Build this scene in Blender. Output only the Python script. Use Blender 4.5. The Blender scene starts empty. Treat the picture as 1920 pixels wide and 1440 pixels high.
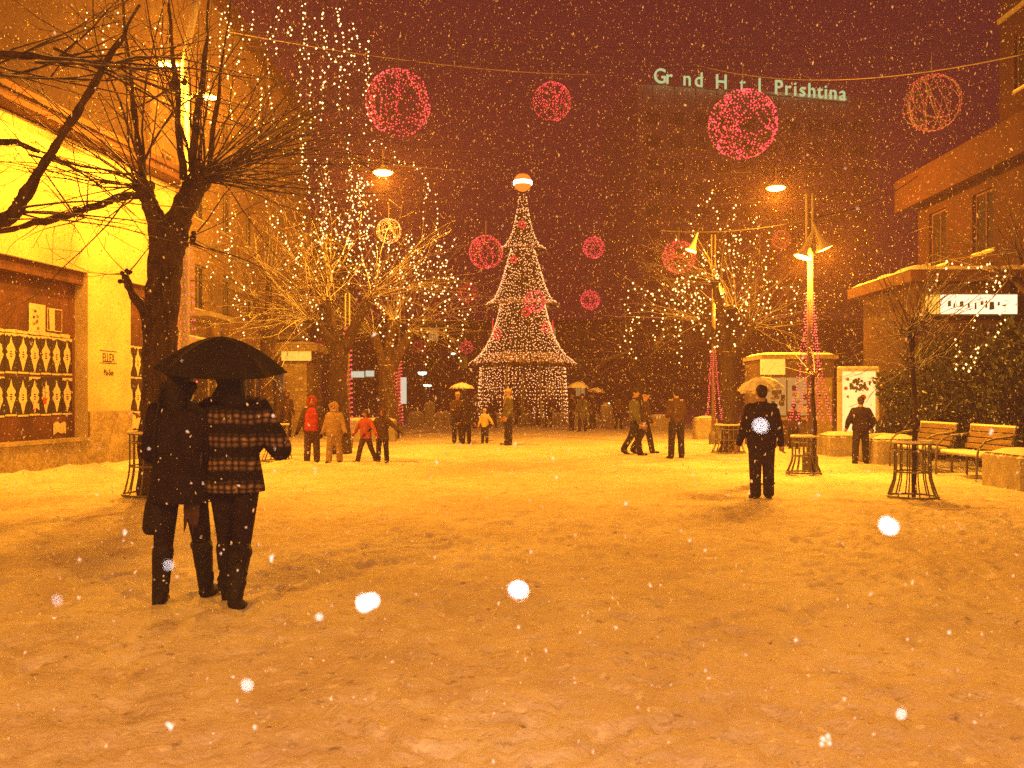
import bpy, math, random
import numpy as np
from mathutils import Vector, Matrix, Quaternion, noise as mnoise

random.seed(7)
rng = np.random.default_rng(7)
R = math.radians
PI = math.pi
scene = bpy.context.scene
col = scene.collection

# ------------------------------------------------------------------ camera
F, CX, HY, CH = 1663.0, 960.0, 745.0, 1.5      # focal length in photo pixels, centre column, horizon row, eye height
cd = bpy.data.cameras.new('camera')
cam = bpy.data.objects.new('camera', cd)
col.objects.link(cam)
cam.location = (0, 0, CH)
cam.rotation_euler = (R(90), 0, 0)
cd.sensor_width = 36
cd.lens = 36 * F / 1920
cd.shift_y = (HY - 720) / 1920
cd.clip_start = 0.05
cd.clip_end = 2000
cd.dof.use_dof = True
cd.dof.focus_distance = 13
cd.dof.aperture_fstop = 5.2
scene.camera = cam

# ------------------------------------------------------------------ night sky: low cloud lit by the town
w = bpy.data.worlds.new('World')
scene.world = w
w.use_nodes = True
bg = w.node_tree.nodes['Background']
bg.inputs[0].default_value = (1.0, 0.08, 0.17, 1)
bg.inputs[1].default_value = 0.060

scene.view_settings.view_transform = 'Standard'
scene.view_settings.look = 'None'
scene.view_settings.exposure = 0.22
scene.view_settings.gamma = 1.0
scene.cycles.use_denoising = False
scene.cycles.sample_clamp_indirect = 4.0
scene.cycles.sample_clamp_direct = 30.0
scene.cycles.max_bounces = 5
scene.cycles.diffuse_bounces = 3
scene.cycles.glossy_bounces = 2
scene.cycles.volume_bounces = 1
scene.cycles.transparent_max_bounces = 8

SODIUM = (1.0, 0.37, 0.016)
LAMP = 2.05          # overall factor on every street lamp

# the photographer's own flash: whitens the flakes close to the lens and the nearest snow
fl = bpy.data.lights.new('camera_flash', 'POINT')
fl.energy = 105
fl.color = (1.0, 0.86, 0.84)
fl.shadow_soft_size = 0.012
flo = bpy.data.objects.new('camera_flash', fl)
flo.location = (0.03, 0.0, CH + 0.035)
col.objects.link(flo)

# ------------------------------------------------------------------ helpers
def at(px, py, Y):
    return Vector(((px - CX) / F * Y, Y, CH + (HY - py) / F * Y))

def gnd(px, py):
    Y = CH * F / (py - HY)
    return Vector(((px - CX) / F * Y, Y, 0))

def tag(o, label=None, cat=None, group=None, kind=None):
    if label: o['label'] = label
    if cat: o['category'] = cat
    if group: o['group'] = group
    if kind: o['kind'] = kind
    return o

def empty(name, loc=(0, 0, 0), rz=0, label=None, cat=None, group=None):
    o = bpy.data.objects.new(name, None)
    o.location = loc
    o.rotation_euler = (0, 0, rz)
    o.empty_display_size = 0.2
    col.objects.link(o)
    return tag(o, label, cat, group)

class MB:
    def __init__(s):
        s.v = []; s.f = []; s.m = []
    def add(s, vs, fs, mi=0):
        b = len(s.v)
        s.v.extend([tuple(p) for p in vs])
        for f in fs:
            s.f.append(tuple(i + b for i in f)); s.m.append(mi)
    def box(s, lo, hi, mi=0, M=None):
        x0, y0, z0 = lo; x1, y1, z1 = hi
        vs = [Vector(p) for p in ((x0,y0,z0),(x1,y0,z0),(x1,y1,z0),(x0,y1,z0),(x0,y0,z1),(x1,y0,z1),(x1,y1,z1),(x0,y1,z1))]
        if M is not None: vs = [M @ p for p in vs]
        s.add(vs, [(0,3,2,1),(4,5,6,7),(0,1,5,4),(1,2,6,5),(2,3,7,6),(3,0,4,7)], mi)
    def cbox(s, lo, hi, b=0.02, mi=0):
        # box with chamfered vertical and top edges
        x0, y0, z0 = lo; x1, y1, z1 = hi
        def ring(z, i):
            return [(x0+i+b,y0+i,z),(x1-i-b,y0+i,z),(x1-i,y0+i+b,z),(x1-i,y1-i-b,z),(x1-i-b,y1-i,z),(x0+i+b,y1-i,z),(x0+i,y1-i-b,z),(x0+i,y0+i+b,z)]
        vs = ring(z0, 0) + ring(z1 - b, 0) + ring(z1, b)
        fs = [tuple(range(7, -1, -1)), tuple(range(16, 24))]
        for k in (0, 8):
            for i in range(8):
                j = (i + 1) % 8
                fs.append((k+i, k+j, k+8+j, k+8+i))
        s.add(vs, fs, mi)
    def tube(s, pts, rad, n=6, mi=0, cap=True, sq=None):
        pts = [Vector(p) for p in pts]
        if not hasattr(rad, '__len__'): rad = [rad] * len(pts)
        N = len(pts)
        d = (pts[1] - pts[0]).normalized()
        a = d.orthogonal().normalized()
        vs = []
        for i, p in enumerate(pts):
            t = (pts[min(i+1, N-1)] - pts[max(i-1, 0)])
            if t.length < 1e-9: t = d
            t = t.normalized()
            a = (a - t * a.dot(t))
            if a.length < 1e-6: a = t.orthogonal()
            a.normalize()
            b = t.cross(a)
            for k in range(n):
                an = 2 * PI * k / n
                vs.append(p + (a * math.cos(an) + b * math.sin(an)) * rad[i])
        fs = []
        for i in range(N - 1):
            for k in range(n):
                k2 = (k + 1) % n
                fs.append((i*n+k, i*n+k2, (i+1)*n+k2, (i+1)*n+k))
        if cap:
            fs.append(tuple(range(n-1, -1, -1)))
            fs.append(tuple(range((N-1)*n, N*n)))
        s.add(vs, fs, mi)
    def capsule(s, p, q, r1, r2, n=10, mi=0):
        p = Vector(p); q = Vector(q)
        d = (q - p)
        L = d.length
        d = d.normalized() if L > 1e-6 else Vector((0, 0, 1))
        pts = []; rad = []
        for t in (-0.98, -0.75, -0.4, 0):
            pts.append(p + d * (r1 * t)); rad.append(r1 * math.sqrt(1 - t*t))
        for t in (0.0, 0.4, 0.75, 0.98):
            pts.append(q + d * (r2 * t + 1e-4)); rad.append(r2 * math.sqrt(1 - t*t))
        s.tube(pts, rad, n, mi)
    def lathe(s, prof, c=(0, 0, 0), n=16, mi=0, sx=1, sy=1, cap=True):
        cx, cy, cz = c
        vs = []; fs = []
        for r, z in prof:
            for k in range(n):
                a = 2*PI*k/n
                vs.append((cx + r*sx*math.cos(a), cy + r*sy*math.sin(a), cz + z))
        for i in range(len(prof)-1):
            for k in range(n):
                k2 = (k+1) % n
                fs.append((i*n+k, i*n+k2, (i+1)*n+k2, (i+1)*n+k))
        if cap:
            fs.append(tuple(range(n-1, -1, -1)))
            fs.append(tuple(range((len(prof)-1)*n, len(prof)*n)))
        s.add(vs, fs, mi)
    def loft(s, rings, n=16, mi=0):
        # rings: (z, rx, ry, cx, cy)
        vs = []; fs = []
        for z, rx, ry, cx, cy in rings:
            for k in range(n):
                a = 2*PI*k/n
                vs.append((cx + rx*math.cos(a), cy + ry*math.sin(a), z))
        for i in range(len(rings)-1):
            for k in range(n):
                k2 = (k+1) % n
                fs.append((i*n+k, i*n+k2, (i+1)*n+k2, (i+1)*n+k))
        fs.append(tuple(range(n-1, -1, -1)))
        fs.append(tuple(range((len(rings)-1)*n, len(rings)*n)))
        s.add(vs, fs, mi)
    def ell(s, c, r, n=12, m=8, mi=0):
        c = Vector(c); rx, ry, rz = r if hasattr(r, '__len__') else (r, r, r)
        vs = [(c.x, c.y, c.z - rz)]
        for i in range(1, m):
            t = PI * i / m
            for k in range(n):
                a = 2*PI*k/n
                vs.append((c.x + rx*math.sin(t)*math.cos(a), c.y + ry*math.sin(t)*math.sin(a), c.z - rz*math.cos(t)))
        vs.append((c.x, c.y, c.z + rz))
        fs = []
        for k in range(n):
            k2 = (k+1) % n
            fs.append((0, 1+k2, 1+k))
            for i in range(m-2):
                fs.append((1+i*n+k, 1+i*n+k2, 1+(i+1)*n+k2, 1+(i+1)*n+k))
            fs.append((1+(m-2)*n+k, 1+(m-2)*n+k2, len(vs)-1))
        s.add(vs, fs, mi)
    def octa(s, c, r, mi=0):
        x, y, z = c
        s.add([(x+r,y,z),(x-r,y,z),(x,y+r,z),(x,y-r,z),(x,y,z+r*1.15),(x,y,z-r*1.15)],
              [(0,2,4),(2,1,4),(1,3,4),(3,0,4),(2,0,5),(1,2,5),(3,1,5),(0,3,5)], mi)
    def torus(s, c, RR, r, n=24, m=6, mi=0, M=None):
        vs = []; fs = []
        c = Vector(c)
        for i in range(n):
            a = 2*PI*i/n
            for k in range(m):
                b = 2*PI*k/m
                p = Vector(((RR + r*math.cos(b))*math.cos(a), (RR + r*math.cos(b))*math.sin(a), r*math.sin(b)))
                if M is not None: p = M @ p
                vs.append(p + c)
        for i in range(n):
            for k in range(m):
                i2 = (i+1) % n; k2 = (k+1) % m
                fs.append((i*m+k, i2*m+k, i2*m+k2, i*m+k2))
        s.add(vs, fs, mi)
    def poly(s, pts, mi=0):
        s.add(pts, [tuple(range(len(pts)))], mi)
    def mesh(s, name, mats, smooth=False):
        me = bpy.data.meshes.new(name)
        me.from_pydata(s.v, [], s.f)
        mats = mats if isinstance(mats, (list, tuple)) else [mats]
        for m in mats: me.materials.append(m)
        if len(mats) > 1: me.polygons.foreach_set('material_index', s.m)
        if smooth: me.polygons.foreach_set('use_smooth', [True]*len(s.f))
        me.update()
        return me
    def build(s, name, mats, parent=None, smooth=False, loc=None):
        o = bpy.data.objects.new(name, s.mesh(name, mats, smooth))
        col.objects.link(o)
        if parent is not None: o.parent = parent
        if loc is not None: o.location = loc
        return o

def share(name, me, parent=None, loc=(0,0,0), rot=(0,0,0), sc=(1,1,1)):
    o = bpy.data.objects.new(name, me)
    col.objects.link(o)
    o.parent = parent
    o.location = loc; o.rotation_euler = rot; o.scale = sc
    return o

BAKE = []
def remeshed(mb, name, mat, parent, vox, smooth=3):
    o = mb.build(name, mat, parent, True)
    m = o.modifiers.new('r', 'REMESH'); m.mode = 'VOXEL'; m.voxel_size = vox; m.use_smooth_shade = True
    m2 = o.modifiers.new('s', 'SMOOTH'); m2.factor = 0.5; m2.iterations = smooth
    BAKE.append(o)
    return o

# ------------------------------------------------------------------ materials
def mat(name, c1, c2=None, scale=6.0, rough=0.85, bump=0.0, bscale=40.0, spec=0.2, metal=0.0, snow=None, stretch=(1,1,1), detail=5.0, fine=None):
    m = bpy.data.materials.new(name)
    m.use_nodes = True
    nt = m.node_tree; N = nt.nodes; L = nt.links
    bs = N['Principled BSDF']
    bs.inputs['Roughness'].default_value = rough
    bs.inputs['Specular IOR Level'].default_value = spec
    bs.inputs['Metallic'].default_value = metal
    tc = N.new('ShaderNodeTexCoord')
    mp = N.new('ShaderNodeMapping'); mp.inputs['Scale'].default_value = stretch
    L.new(tc.outputs['Object'], mp.inputs[0])
    c2 = c2 or tuple(x*0.75 for x in c1)
    nz = N.new('ShaderNodeTexNoise'); nz.inputs['Scale'].default_value = scale; nz.inputs['Detail'].default_value = detail
    L.new(mp.outputs[0], nz.inputs[0])
    rp = N.new('ShaderNodeValToRGB')
    rp.color_ramp.elements[0].position = 0.34; rp.color_ramp.elements[1].position = 0.66
    rp.color_ramp.elements[0].color = (*c2, 1); rp.color_ramp.elements[1].color = (*c1, 1)
    L.new(nz.outputs[0], rp.inputs[0])
    out = rp.outputs[0]
    if fine:
        n3 = N.new('ShaderNodeTexNoise'); n3.inputs['Scale'].default_value = fine[0]; n3.inputs['Detail'].default_value = 3
        L.new(mp.outputs[0], n3.inputs[0])
        r3 = N.new('ShaderNodeMapRange'); r3.inputs[1].default_value = .35; r3.inputs[2].default_value = .65
        r3.inputs[3].default_value = 1 - fine[1]; r3.inputs[4].default_value = 1 + fine[1]*.3
        L.new(n3.outputs[0], r3.inputs[0])
        vm = N.new('ShaderNodeVectorMath'); vm.operation = 'SCALE'
        L.new(out, vm.inputs[0]); L.new(r3.outputs[0], vm.inputs['Scale'])
        out = vm.outputs[0]
    if snow is not None:
        g = N.new('ShaderNodeNewGeometry'); sp = N.new('ShaderNodeSeparateXYZ')
        L.new(g.outputs['Normal'], sp.inputs[0])
        n2 = N.new('ShaderNodeTexNoise'); n2.inputs['Scale'].default_value = 9
        L.new(tc.outputs['Object'], n2.inputs[0])
        ad = N.new('ShaderNodeMath'); ad.operation = 'MULTIPLY_ADD'; ad.inputs[1].default_value = 0.9
        L.new(n2.outputs[0], ad.inputs[0]); L.new(sp.outputs[2], ad.inputs[2])
        mr = N.new('ShaderNodeMapRange'); mr.inputs[1].default_value = snow + .45 - .06; mr.inputs[2].default_value = snow + .45 + .06
        L.new(ad.outputs[0], mr.inputs[0])
        mx = N.new('ShaderNodeMix'); mx.data_type = 'RGBA'
        L.new(mr.outputs[0], mx.inputs[0]); L.new(out, mx.inputs[6]); mx.inputs[7].default_value = (.8, .79, .8, 1)
        out = mx.outputs[2]
    L.new(out, bs.inputs['Base Color'])
    if bump:
        b = N.new('ShaderNodeBump'); b.inputs['Strength'].default_value = bump; b.inputs['Distance'].default_value = 0.02
        n4 = N.new('ShaderNodeTexNoise'); n4.inputs['Scale'].default_value = bscale; n4.inputs['Detail'].default_value = 4
        L.new(mp.outputs[0], n4.inputs[0]); L.new(n4.outputs[0], b.inputs['Height'])
        L.new(b.outputs[0], bs.inputs['Normal'])
    return m

def emit(name, c, s, base=(.1, .1, .1)):
    m = bpy.data.materials.new(name); m.use_nodes = True
    bs = m.node_tree.nodes['Principled BSDF']
    bs.inputs['Base Color'].default_value = (*base, 1)
    bs.inputs['Emission Color'].default_value = (*c, 1)
    bs.inputs['Emission Strength'].default_value = s
    m.cycles.emission_sampling = 'NONE'
    return m

M = {}
M['bark'] = mat('bark', (.075, .05, .04), (.03, .02, .018), 14, .95, .8, 30, snow=.80, stretch=(1, 1, .3))
M['bark_snowy'] = mat('bark_snowy', (.10, .065, .05), (.045, .03, .025), 14, .95, .8, 30, snow=.62, stretch=(1, 1, .3))
M['twig'] = mat('twig', (.09, .06, .05), (.05, .035, .03), 5, .9, snow=.56)
M['twig_snowy'] = mat('twig_snowy', (.14, .09, .065), (.08, .05, .038), 5, .9, snow=.34)
M['snow'] = mat('snow', (.80, .79, .80), (.66, .64, .63), 5, .8, .5, 30, spec=.15)
M['snowcap'] = mat('snowcap', (.82, .81, .82), (.76, .74, .74), 9, .75, .4, 40, spec=.15)
M['cream'] = mat('cream_plaster', (.74, .64, .42), (.56, .47, .30), 1.1, .9, .3, 50, fine=(16, .18), detail=9)
M['plinth'] = mat('plinth_render', (.50, .42, .30), (.33, .27, .20), 2.2, .95, .5, 30, fine=(14, .3))
M['eave'] = mat('eave_board', (.12, .055, .04), (.08, .04, .03), 3, .85)
M['panel'] = mat('dark_board', (.17, .075, .055), (.09, .04, .032), 2.2, .8, .2, 30, stretch=(1, 1, .35), fine=(30, .3))
M['poster_dark'] = mat('poster_ink', (.045, .03, .04), (.03, .022, .03), 20, .6)
M['poster_pale'] = mat('poster_paper', (.72, .68, .56), (.55, .5, .4), 24, .7)
M['poster_red'] = mat('poster_red', (.5, .06, .05), (.4, .05, .04), 24, .7)
M['ochre'] = mat('ochre_render', (.42, .30, .20), (.34, .24, .16), 1.2, .9, .2, 40, fine=(9, .2))
M['brown'] = mat('brown_render', (.30, .20, .15), (.24, .16, .12), .8, .9, .2, 30, fine=(9, .2))
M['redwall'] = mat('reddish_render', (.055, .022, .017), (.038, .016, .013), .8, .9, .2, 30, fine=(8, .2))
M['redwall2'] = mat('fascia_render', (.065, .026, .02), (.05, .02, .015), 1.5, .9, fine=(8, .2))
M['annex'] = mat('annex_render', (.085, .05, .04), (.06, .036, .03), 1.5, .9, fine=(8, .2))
M['glass'] = mat('dark_glass', (.03, .025, .03), (.02, .018, .022), 2, .15, spec=.5)
M['frame'] = mat('window_frame', (.35, .30, .24), (.28, .24, .2), 8, .6)
M['metal'] = mat('painted_steel', (.17, .15, .12), (.10, .085, .07), 18, .55, .1, 60, spec=.5, snow=.86)
M['galv'] = mat('galvanised_steel', (.55, .53, .48), (.45, .43, .4), 16, .5, .1, 60, spec=.4)
M['pole'] = mat('dull_pole_paint', (.20, .15, .11), (.14, .10, .08), 12, .6, .1, 50)
M['shade'] = mat('lamp_enamel', (.62, .58, .5), (.5, .46, .4), 10, .4, spec=.4)
M['wire'] = mat('steel_wire', (.32, .28, .24), (.22, .19, .16), 4, .6)
M['cable'] = mat('light_cable', (.03, .035, .03), (.02, .02, .02), 4, .6)
M['concrete'] = mat('concrete', (.40, .36, .32), (.28, .25, .22), 5, .95, .6, 25, snow=.78, fine=(30, .25))
M['wood'] = mat('bench_wood', (.27, .20, .12), (.17, .12, .075), 6, .8, .3, 30, stretch=(4, .4, 4), snow=.9)
M['leaf'] = mat('evergreen', (.050, .06, .03), (.025, .032, .02), 9, .8, snow=.93)
M['needle'] = mat('tinsel_green', (.06, .045, .03), (.035, .028, .02), 8, .8)
M['tinsel'] = mat('gold_tinsel', (.70, .55, .22), (.45, .33, .12), 12, .4, .8, 40, spec=.6)
M['skin'] = mat('skin', (.42, .25, .18), (.36, .21, .15), 8, .6)
M['hair'] = mat('dark_hair', (.02, .014, .012), (.012, .009, .008), 30, .6, .5, 80, stretch=(1, 1, .2))
M['black'] = mat('black_cloth', (.024, .016, .024), (.014, .010, .015), 12, .95, .5, 60, spec=.1)
M['boot'] = mat('boot_leather', (.016, .012, .012), (.01, .008, .008), 20, .55, .5, 30)
M['denim'] = mat('dark_denim', (.030, .026, .034), (.018, .016, .022), 16, .95, .4, 60, spec=.1)
M['olive'] = mat('olive_cloth', (.12, .11, .07), (.07, .065, .045), 10, .95, .4, 50, spec=.1, snow=.86)
M['greygreen'] = mat('grey_green_cloth', (.12, .12, .09), (.08, .08, .06), 10, .95, .4, 50, spec=.1, snow=.88)
M['redcloth'] = mat('red_cloth', (.46, .05, .04), (.30, .03, .028), 10, .9, .4, 50, spec=.15)
M['redfur'] = mat('red_fur', (.40, .06, .04), (.22, .03, .025), 30, 1, 1, 70, spec=.05)
M['tan'] = mat('tan_cloth', (.34, .24, .13), (.25, .17, .10), 10, .95, .4, 50, spec=.1)
M['tanfur'] = mat('tan_fur', (.45, .33, .20), (.30, .2, .12), 30, 1, 1, 70, spec=.05)
M['pink'] = mat('coral_cloth', (.42, .10, .07), (.32, .07, .05), 10, .9, .4, 50, spec=.1)
M['brownfur'] = mat('brown_fur', (.14, .075, .045), (.08, .04, .028), 30, 1, 1, 70, spec=.05)
M['browncloth'] = mat('brown_cloth', (.085, .05, .04), (.05, .03, .026), 10, .95, .4, 50, spec=.1, snow=.92)
M['yellowcloth'] = mat('pale_yellow_cloth', (.62, .50, .22), (.5, .4, .18), 10, .9, .3, 50, spec=.1)
M['palecap'] = mat('pale_cap', (.55, .45, .3), (.4, .32, .22), 12, .9)
M['umbrella'] = mat('black_nylon', (.020, .016, .017), (.013, .011, .012), 6, .8, .3, 30, spec=.12)
M['umbrella_snowy'] = mat('snowy_nylon', (.5, .42, .25), (.4, .33, .2), 6, .6, .2, 30, snow=.55)
M['brown_nylon'] = mat('brown_nylon', (.10, .06, .045), (.07, .04, .03), 6, .6, .15, 30, snow=.75)
M['kiosk'] = mat('kiosk_panel', (.46, .37, .22), (.38, .3, .18), 3, .7, fine=(12, .2))
M['kiosk_dark'] = mat('kiosk_dark', (.16, .11, .075), (.11, .075, .05), 3, .7)
M['ink'] = mat('stencil_ink', (.06, .045, .04), (.04, .03, .03), 30, .9)
M['eye'] = mat('eye_dark', (.015, .01, .01), (.012, .01, .01), 5, .3)
M['lip'] = mat('lip', (.30, .12, .09), (.26, .1, .08), 5, .6)
M['flake'] = mat('flake_ice', (.9, .9, .92), (.85, .85, .88), 5, .8, spec=.1)
M['tower'] = mat('hotel_concrete', (.80, .76, .76), (.74, .70, .70), .2, .9)
M['bulb'] = emit('warm_bulb', (1.0, .58, .20), 3.0)
M['bulb_cool'] = emit('white_bulb', (1.0, .62, .25), 3.6)
M['bulb_tree'] = emit('tree_bulb', (1.0, .42, .15), 2.3)
M['bulb_red'] = emit('red_bulb', (1.0, .05, .075), 3.0)
M['bulb_red2'] = emit('red_bulb_faint', (1.0, .05, .05), 1.6)
M['wire_red'] = mat('red_wire', (.20, .02, .025), (.14, .015, .02), 6, .6)
M['rope_red'] = emit('red_light_tube', (1.0, .035, .04), .8, (.3, .02, .02))
M['lamp_glow'] = emit('sodium_glow', (1.0, .62, .16), 16.0)
M['globe_glow'] = emit('globe_glow', (1.0, .20, .02), 1.15)
M['globe_core'] = emit('globe_core', (1.0, .8, .5), 7.0)
M['sign_green'] = emit('green_letter', (.46, .66, .30), .95)
M['lightbox'] = emit('lightbox_face', (1.0, .82, .36), .62, (.6, .55, .4))
M['shopsign'] = emit('shop_sign_face', (.86, .86, .62), 1.0, (.6, .6, .55))
M['kiosksign'] = emit('kiosk_sign_face', (1.0, .62, .10), .62, (.6, .5, .3))
M['coldlamp'] = emit('cold_lamp', (.80, 1.0, .62), 5.0)
M['coldsign'] = emit('cold_sign', (.55, .62, .46), .9)
M['litwin'] = emit('lit_window', (1.0, .55, .16), .30)

def plaid():
    m = bpy.data.materials.new('plaid_wool'); m.use_nodes = True
    nt = m.node_tree; N = nt.nodes; L = nt.links
    bs = N['Principled BSDF']; bs.inputs['Roughness'].default_value = .95; bs.inputs['Specular IOR Level'].default_value = .1
    tc = N.new('ShaderNodeTexCoord'); sp = N.new('ShaderNodeSeparateXYZ')
    nz = N.new('ShaderNodeTexNoise'); nz.inputs['Scale'].default_value = 6
    L.new(tc.outputs['Object'], nz.inputs[0])
    va = N.new('ShaderNodeVectorMath'); va.operation = 'MULTIPLY_ADD'
    va.inputs[1].default_value = (.05, .05, .05)
    L.new(nz.outputs['Color'], va.inputs[0]); L.new(tc.outputs['Object'], va.inputs[2])
    L.new(va.outputs[0], sp.inputs[0])
    def stripe(sock, period, phase, duty, soft=.06):
        a = N.new('ShaderNodeMath'); a.operation = 'MULTIPLY_ADD'; a.inputs[1].default_value = 1/period; a.inputs[2].default_value = phase
        L.new(sock, a.inputs[0])
        f = N.new('ShaderNodeMath'); f.operation = 'FRACT'; L.new(a.outputs[0], f.inputs[0])
        d = N.new('ShaderNodeMath'); d.operation = 'SUBTRACT'; d.inputs[1].default_value = .5; L.new(f.outputs[0], d.inputs[0])
        ab = N.new('ShaderNodeMath'); ab.operation = 'ABSOLUTE'; L.new(d.outputs[0], ab.inputs[0])
        mr = N.new('ShaderNodeMapRange'); mr.inputs[1].default_value = duty/2+soft; mr.inputs[2].default_value = duty/2-soft
        L.new(ab.outputs[0], mr.inputs[0]); return mr.outputs[0]
    def mul(a, b):
        q = N.new('ShaderNodeMath'); q.operation = 'MULTIPLY'
        L.new(a, q.inputs[0])
        if isinstance(b, float): q.inputs[1].default_value = b
        else: L.new(b, q.inputs[1])
        return q.outputs[0]
    hz = stripe(sp.outputs[2], .168, .22, .42, .12)
    thin = stripe(sp.outputs[2], .042, .1, .62, .2)
    vt = stripe(sp.outputs[0], .050, .0, .60, .2)
    val = mul(mul(hz, thin), vt)
    n2 = N.new('ShaderNodeTexNoise'); n2.inputs['Scale'].default_value = 14; n2.inputs['Detail'].default_value = 6; L.new(tc.outputs['Object'], n2.inputs[0])
    val = mul(val, n2.outputs[0])
    mx = N.new('ShaderNodeMix'); mx.data_type = 'RGBA'
    L.new(val, mx.inputs[0]); mx.inputs[6].default_value = (.014, .011, .014, 1); mx.inputs[7].default_value = (.50, .33, .28, 1)
    L.new(mx.outputs[2], bs.inputs['Base Color'])
    return m
M['plaid'] = plaid()

def snow_ground():
    m = bpy.data.materials.new('trodden_snow'); m.use_nodes = True
    nt = m.node_tree; N = nt.nodes; L = nt.links
    bs = N['Principled BSDF']; bs.inputs['Roughness'].default_value = .75; bs.inputs['Specular IOR Level'].default_value = .2
    tc = N.new('ShaderNodeTexCoord')
    def nse(scale, det, st=(1, 1, 1)):
        mp = N.new('ShaderNodeMapping'); mp.inputs['Scale'].default_value = st
        L.new(tc.outputs['Object'], mp.inputs[0])
        n = N.new('ShaderNodeTexNoise'); n.inputs['Scale'].default_value = scale; n.inputs['Detail'].default_value = det
        n.inputs['Roughness'].default_value = .62
        L.new(mp.outputs[0], n.inputs[0]); return n.outputs[0]
    def ramp(s, a, b):
        r = N.new('ShaderNodeMapRange'); r.inputs[1].default_value = a; r.inputs[2].default_value = b
        L.new(s, r.inputs[0]); return r.outputs[0]
    def mixc(f, a, b):
        mx = N.new('ShaderNodeMix'); mx.data_type = 'RGBA'
        L.new(f, mx.inputs[0])
        for i, c in ((6, a), (7, b)):
            if isinstance(c, tuple): mx.inputs[i].default_value = (*c, 1)
            else: L.new(c, mx.inputs[i])
        return mx.outputs[2]
    big = ramp(nse(.55, 6, (1, .8, 1)), .40, .62)
    c = mixc(big, (.66, .60, .57), (.82, .80, .80))
    mid = ramp(nse(3.0, 7), .50, .68)
    c = mixc(mid, c, (.60, .53, .50))
    spk = ramp(nse(11, 6), .60, .72)
    c = mixc(spk, c, (.30, .24, .22))
    lump = ramp(nse(9, 4), .58, .68)
    c = mixc(lump, c, (.86, .85, .87))
    L.new(c, bs.inputs['Base Color'])
    b = N.new('ShaderNodeBump'); b.inputs['Strength'].default_value = .75; b.inputs['Distance'].default_value = .03
    L.new(nse(26, 6), b.inputs['Height'])
    b2 = N.new('ShaderNodeBump'); b2.inputs['Strength'].default_value = .35; b2.inputs['Distance'].default_value = .04
    L.new(nse(7, 5), b2.inputs['Height']); L.new(b.outputs[0], b2.inputs['Normal'])
    L.new(b2.outputs[0], bs.inputs['Normal'])
    return m
M['ground'] = snow_ground()

# ------------------------------------------------------------------ snow-covered ground
def vnoise(x, y, seed=0):
    xi = np.floor(x).astype(np.int64); yi = np.floor(y).astype(np.int64)
    fx = x - xi; fy = y - yi
    fx = fx*fx*(3-2*fx); fy = fy*fy*(3-2*fy)
    def h(a, b):
        n = (a*374761393 + b*668265263 + seed*974711) & 0x7fffffff
        n = ((n ^ (n >> 13)) * 1274126177) & 0x7fffffff
        return ((n ^ (n >> 16)) & 0xffff) / 65535.0
    return (h(xi, yi)*(1-fx) + h(xi+1, yi)*fx)*(1-fy) + (h(xi, yi+1)*(1-fx) + h(xi+1, yi+1)*fx)*fy

def ground():
    xs = np.concatenate([-np.geomspace(140, 8.5, 26), np.linspace(-8.2, 8.2, 460), np.geomspace(8.5, 140, 26)])
    ys = np.concatenate([np.linspace(-30, 2.0, 14), np.geomspace(2.2, 30, 520), np.geomspace(31, 380, 40)])
    X, Y = np.meshgrid(xs, ys)
    Z = (vnoise(X*.5, Y*.5, 1)-.5)*.05 + (vnoise(X*1.7, Y*1.7, 2)-.5)*.03 + (vnoise(X*5, Y*5, 3)-.5)*.022
    Z += (vnoise(X*14, Y*14, 4)-.5)*.014
    # footprints
    r = np.random.default_rng(3)
    n = 4200
    fx = r.uniform(-7.5, 7.5, n); fy = 2.4 + 16*r.uniform(0, 1, n)**1.5; fa = r.normal(0, .6, n)
    for a, b, t in zip(fx, fy, fa):
        i0, i1 = np.searchsorted(ys, (b-.25, b+.25)); j0, j1 = np.searchsorted(xs, (a-.25, a+.25))
        sx = X[i0:i1, j0:j1]-a; sy = Y[i0:i1, j0:j1]-b
        u = sx*math.cos(t)+sy*math.sin(t); v = -sx*math.sin(t)+sy*math.cos(t)
        d = (u/.055)**2 + (v/.14)**2
        Z[i0:i1, j0:j1] += -.019*np.exp(-d**2*.9) + .005*np.exp(-((np.sqrt(d)-1.45)/.3)**2)
    fade = np.clip((60-Y)/40, .2, 1)
    Z = Z*fade
    nx, ny = len(xs), len(ys)
    co = np.stack([X, Y, Z], -1).reshape(-1, 3)
    idx = np.arange(nx*ny).reshape(ny, nx)
    q = np.stack([idx[:-1, :-1], idx[:-1, 1:], idx[1:, 1:], idx[1:, :-1]], -1).reshape(-1, 4)
    me = bpy.data.meshes.new('ground')
    me.vertices.add(len(co)); me.vertices.foreach_set('co', co.ravel().astype(np.float32))
    me.loops.add(q.size); me.loops.foreach_set('vertex_index', q.ravel().astype(np.int32))
    me.polygons.add(len(q)); me.polygons.foreach_set('loop_start', np.arange(0, q.size, 4, dtype=np.int32))
    me.polygons.foreach_set('loop_total', np.full(len(q), 4, np.int32))
    me.polygons.foreach_set('use_smooth', np.ones(len(q), bool))
    me.materials.append(M['ground'])
    me.update(calc_edges=True)
    o = bpy.data.objects.new('snow_ground', me); col.objects.link(o)
    tag(o, 'trodden snow covering the square', kind='structure')
ground()

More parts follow.
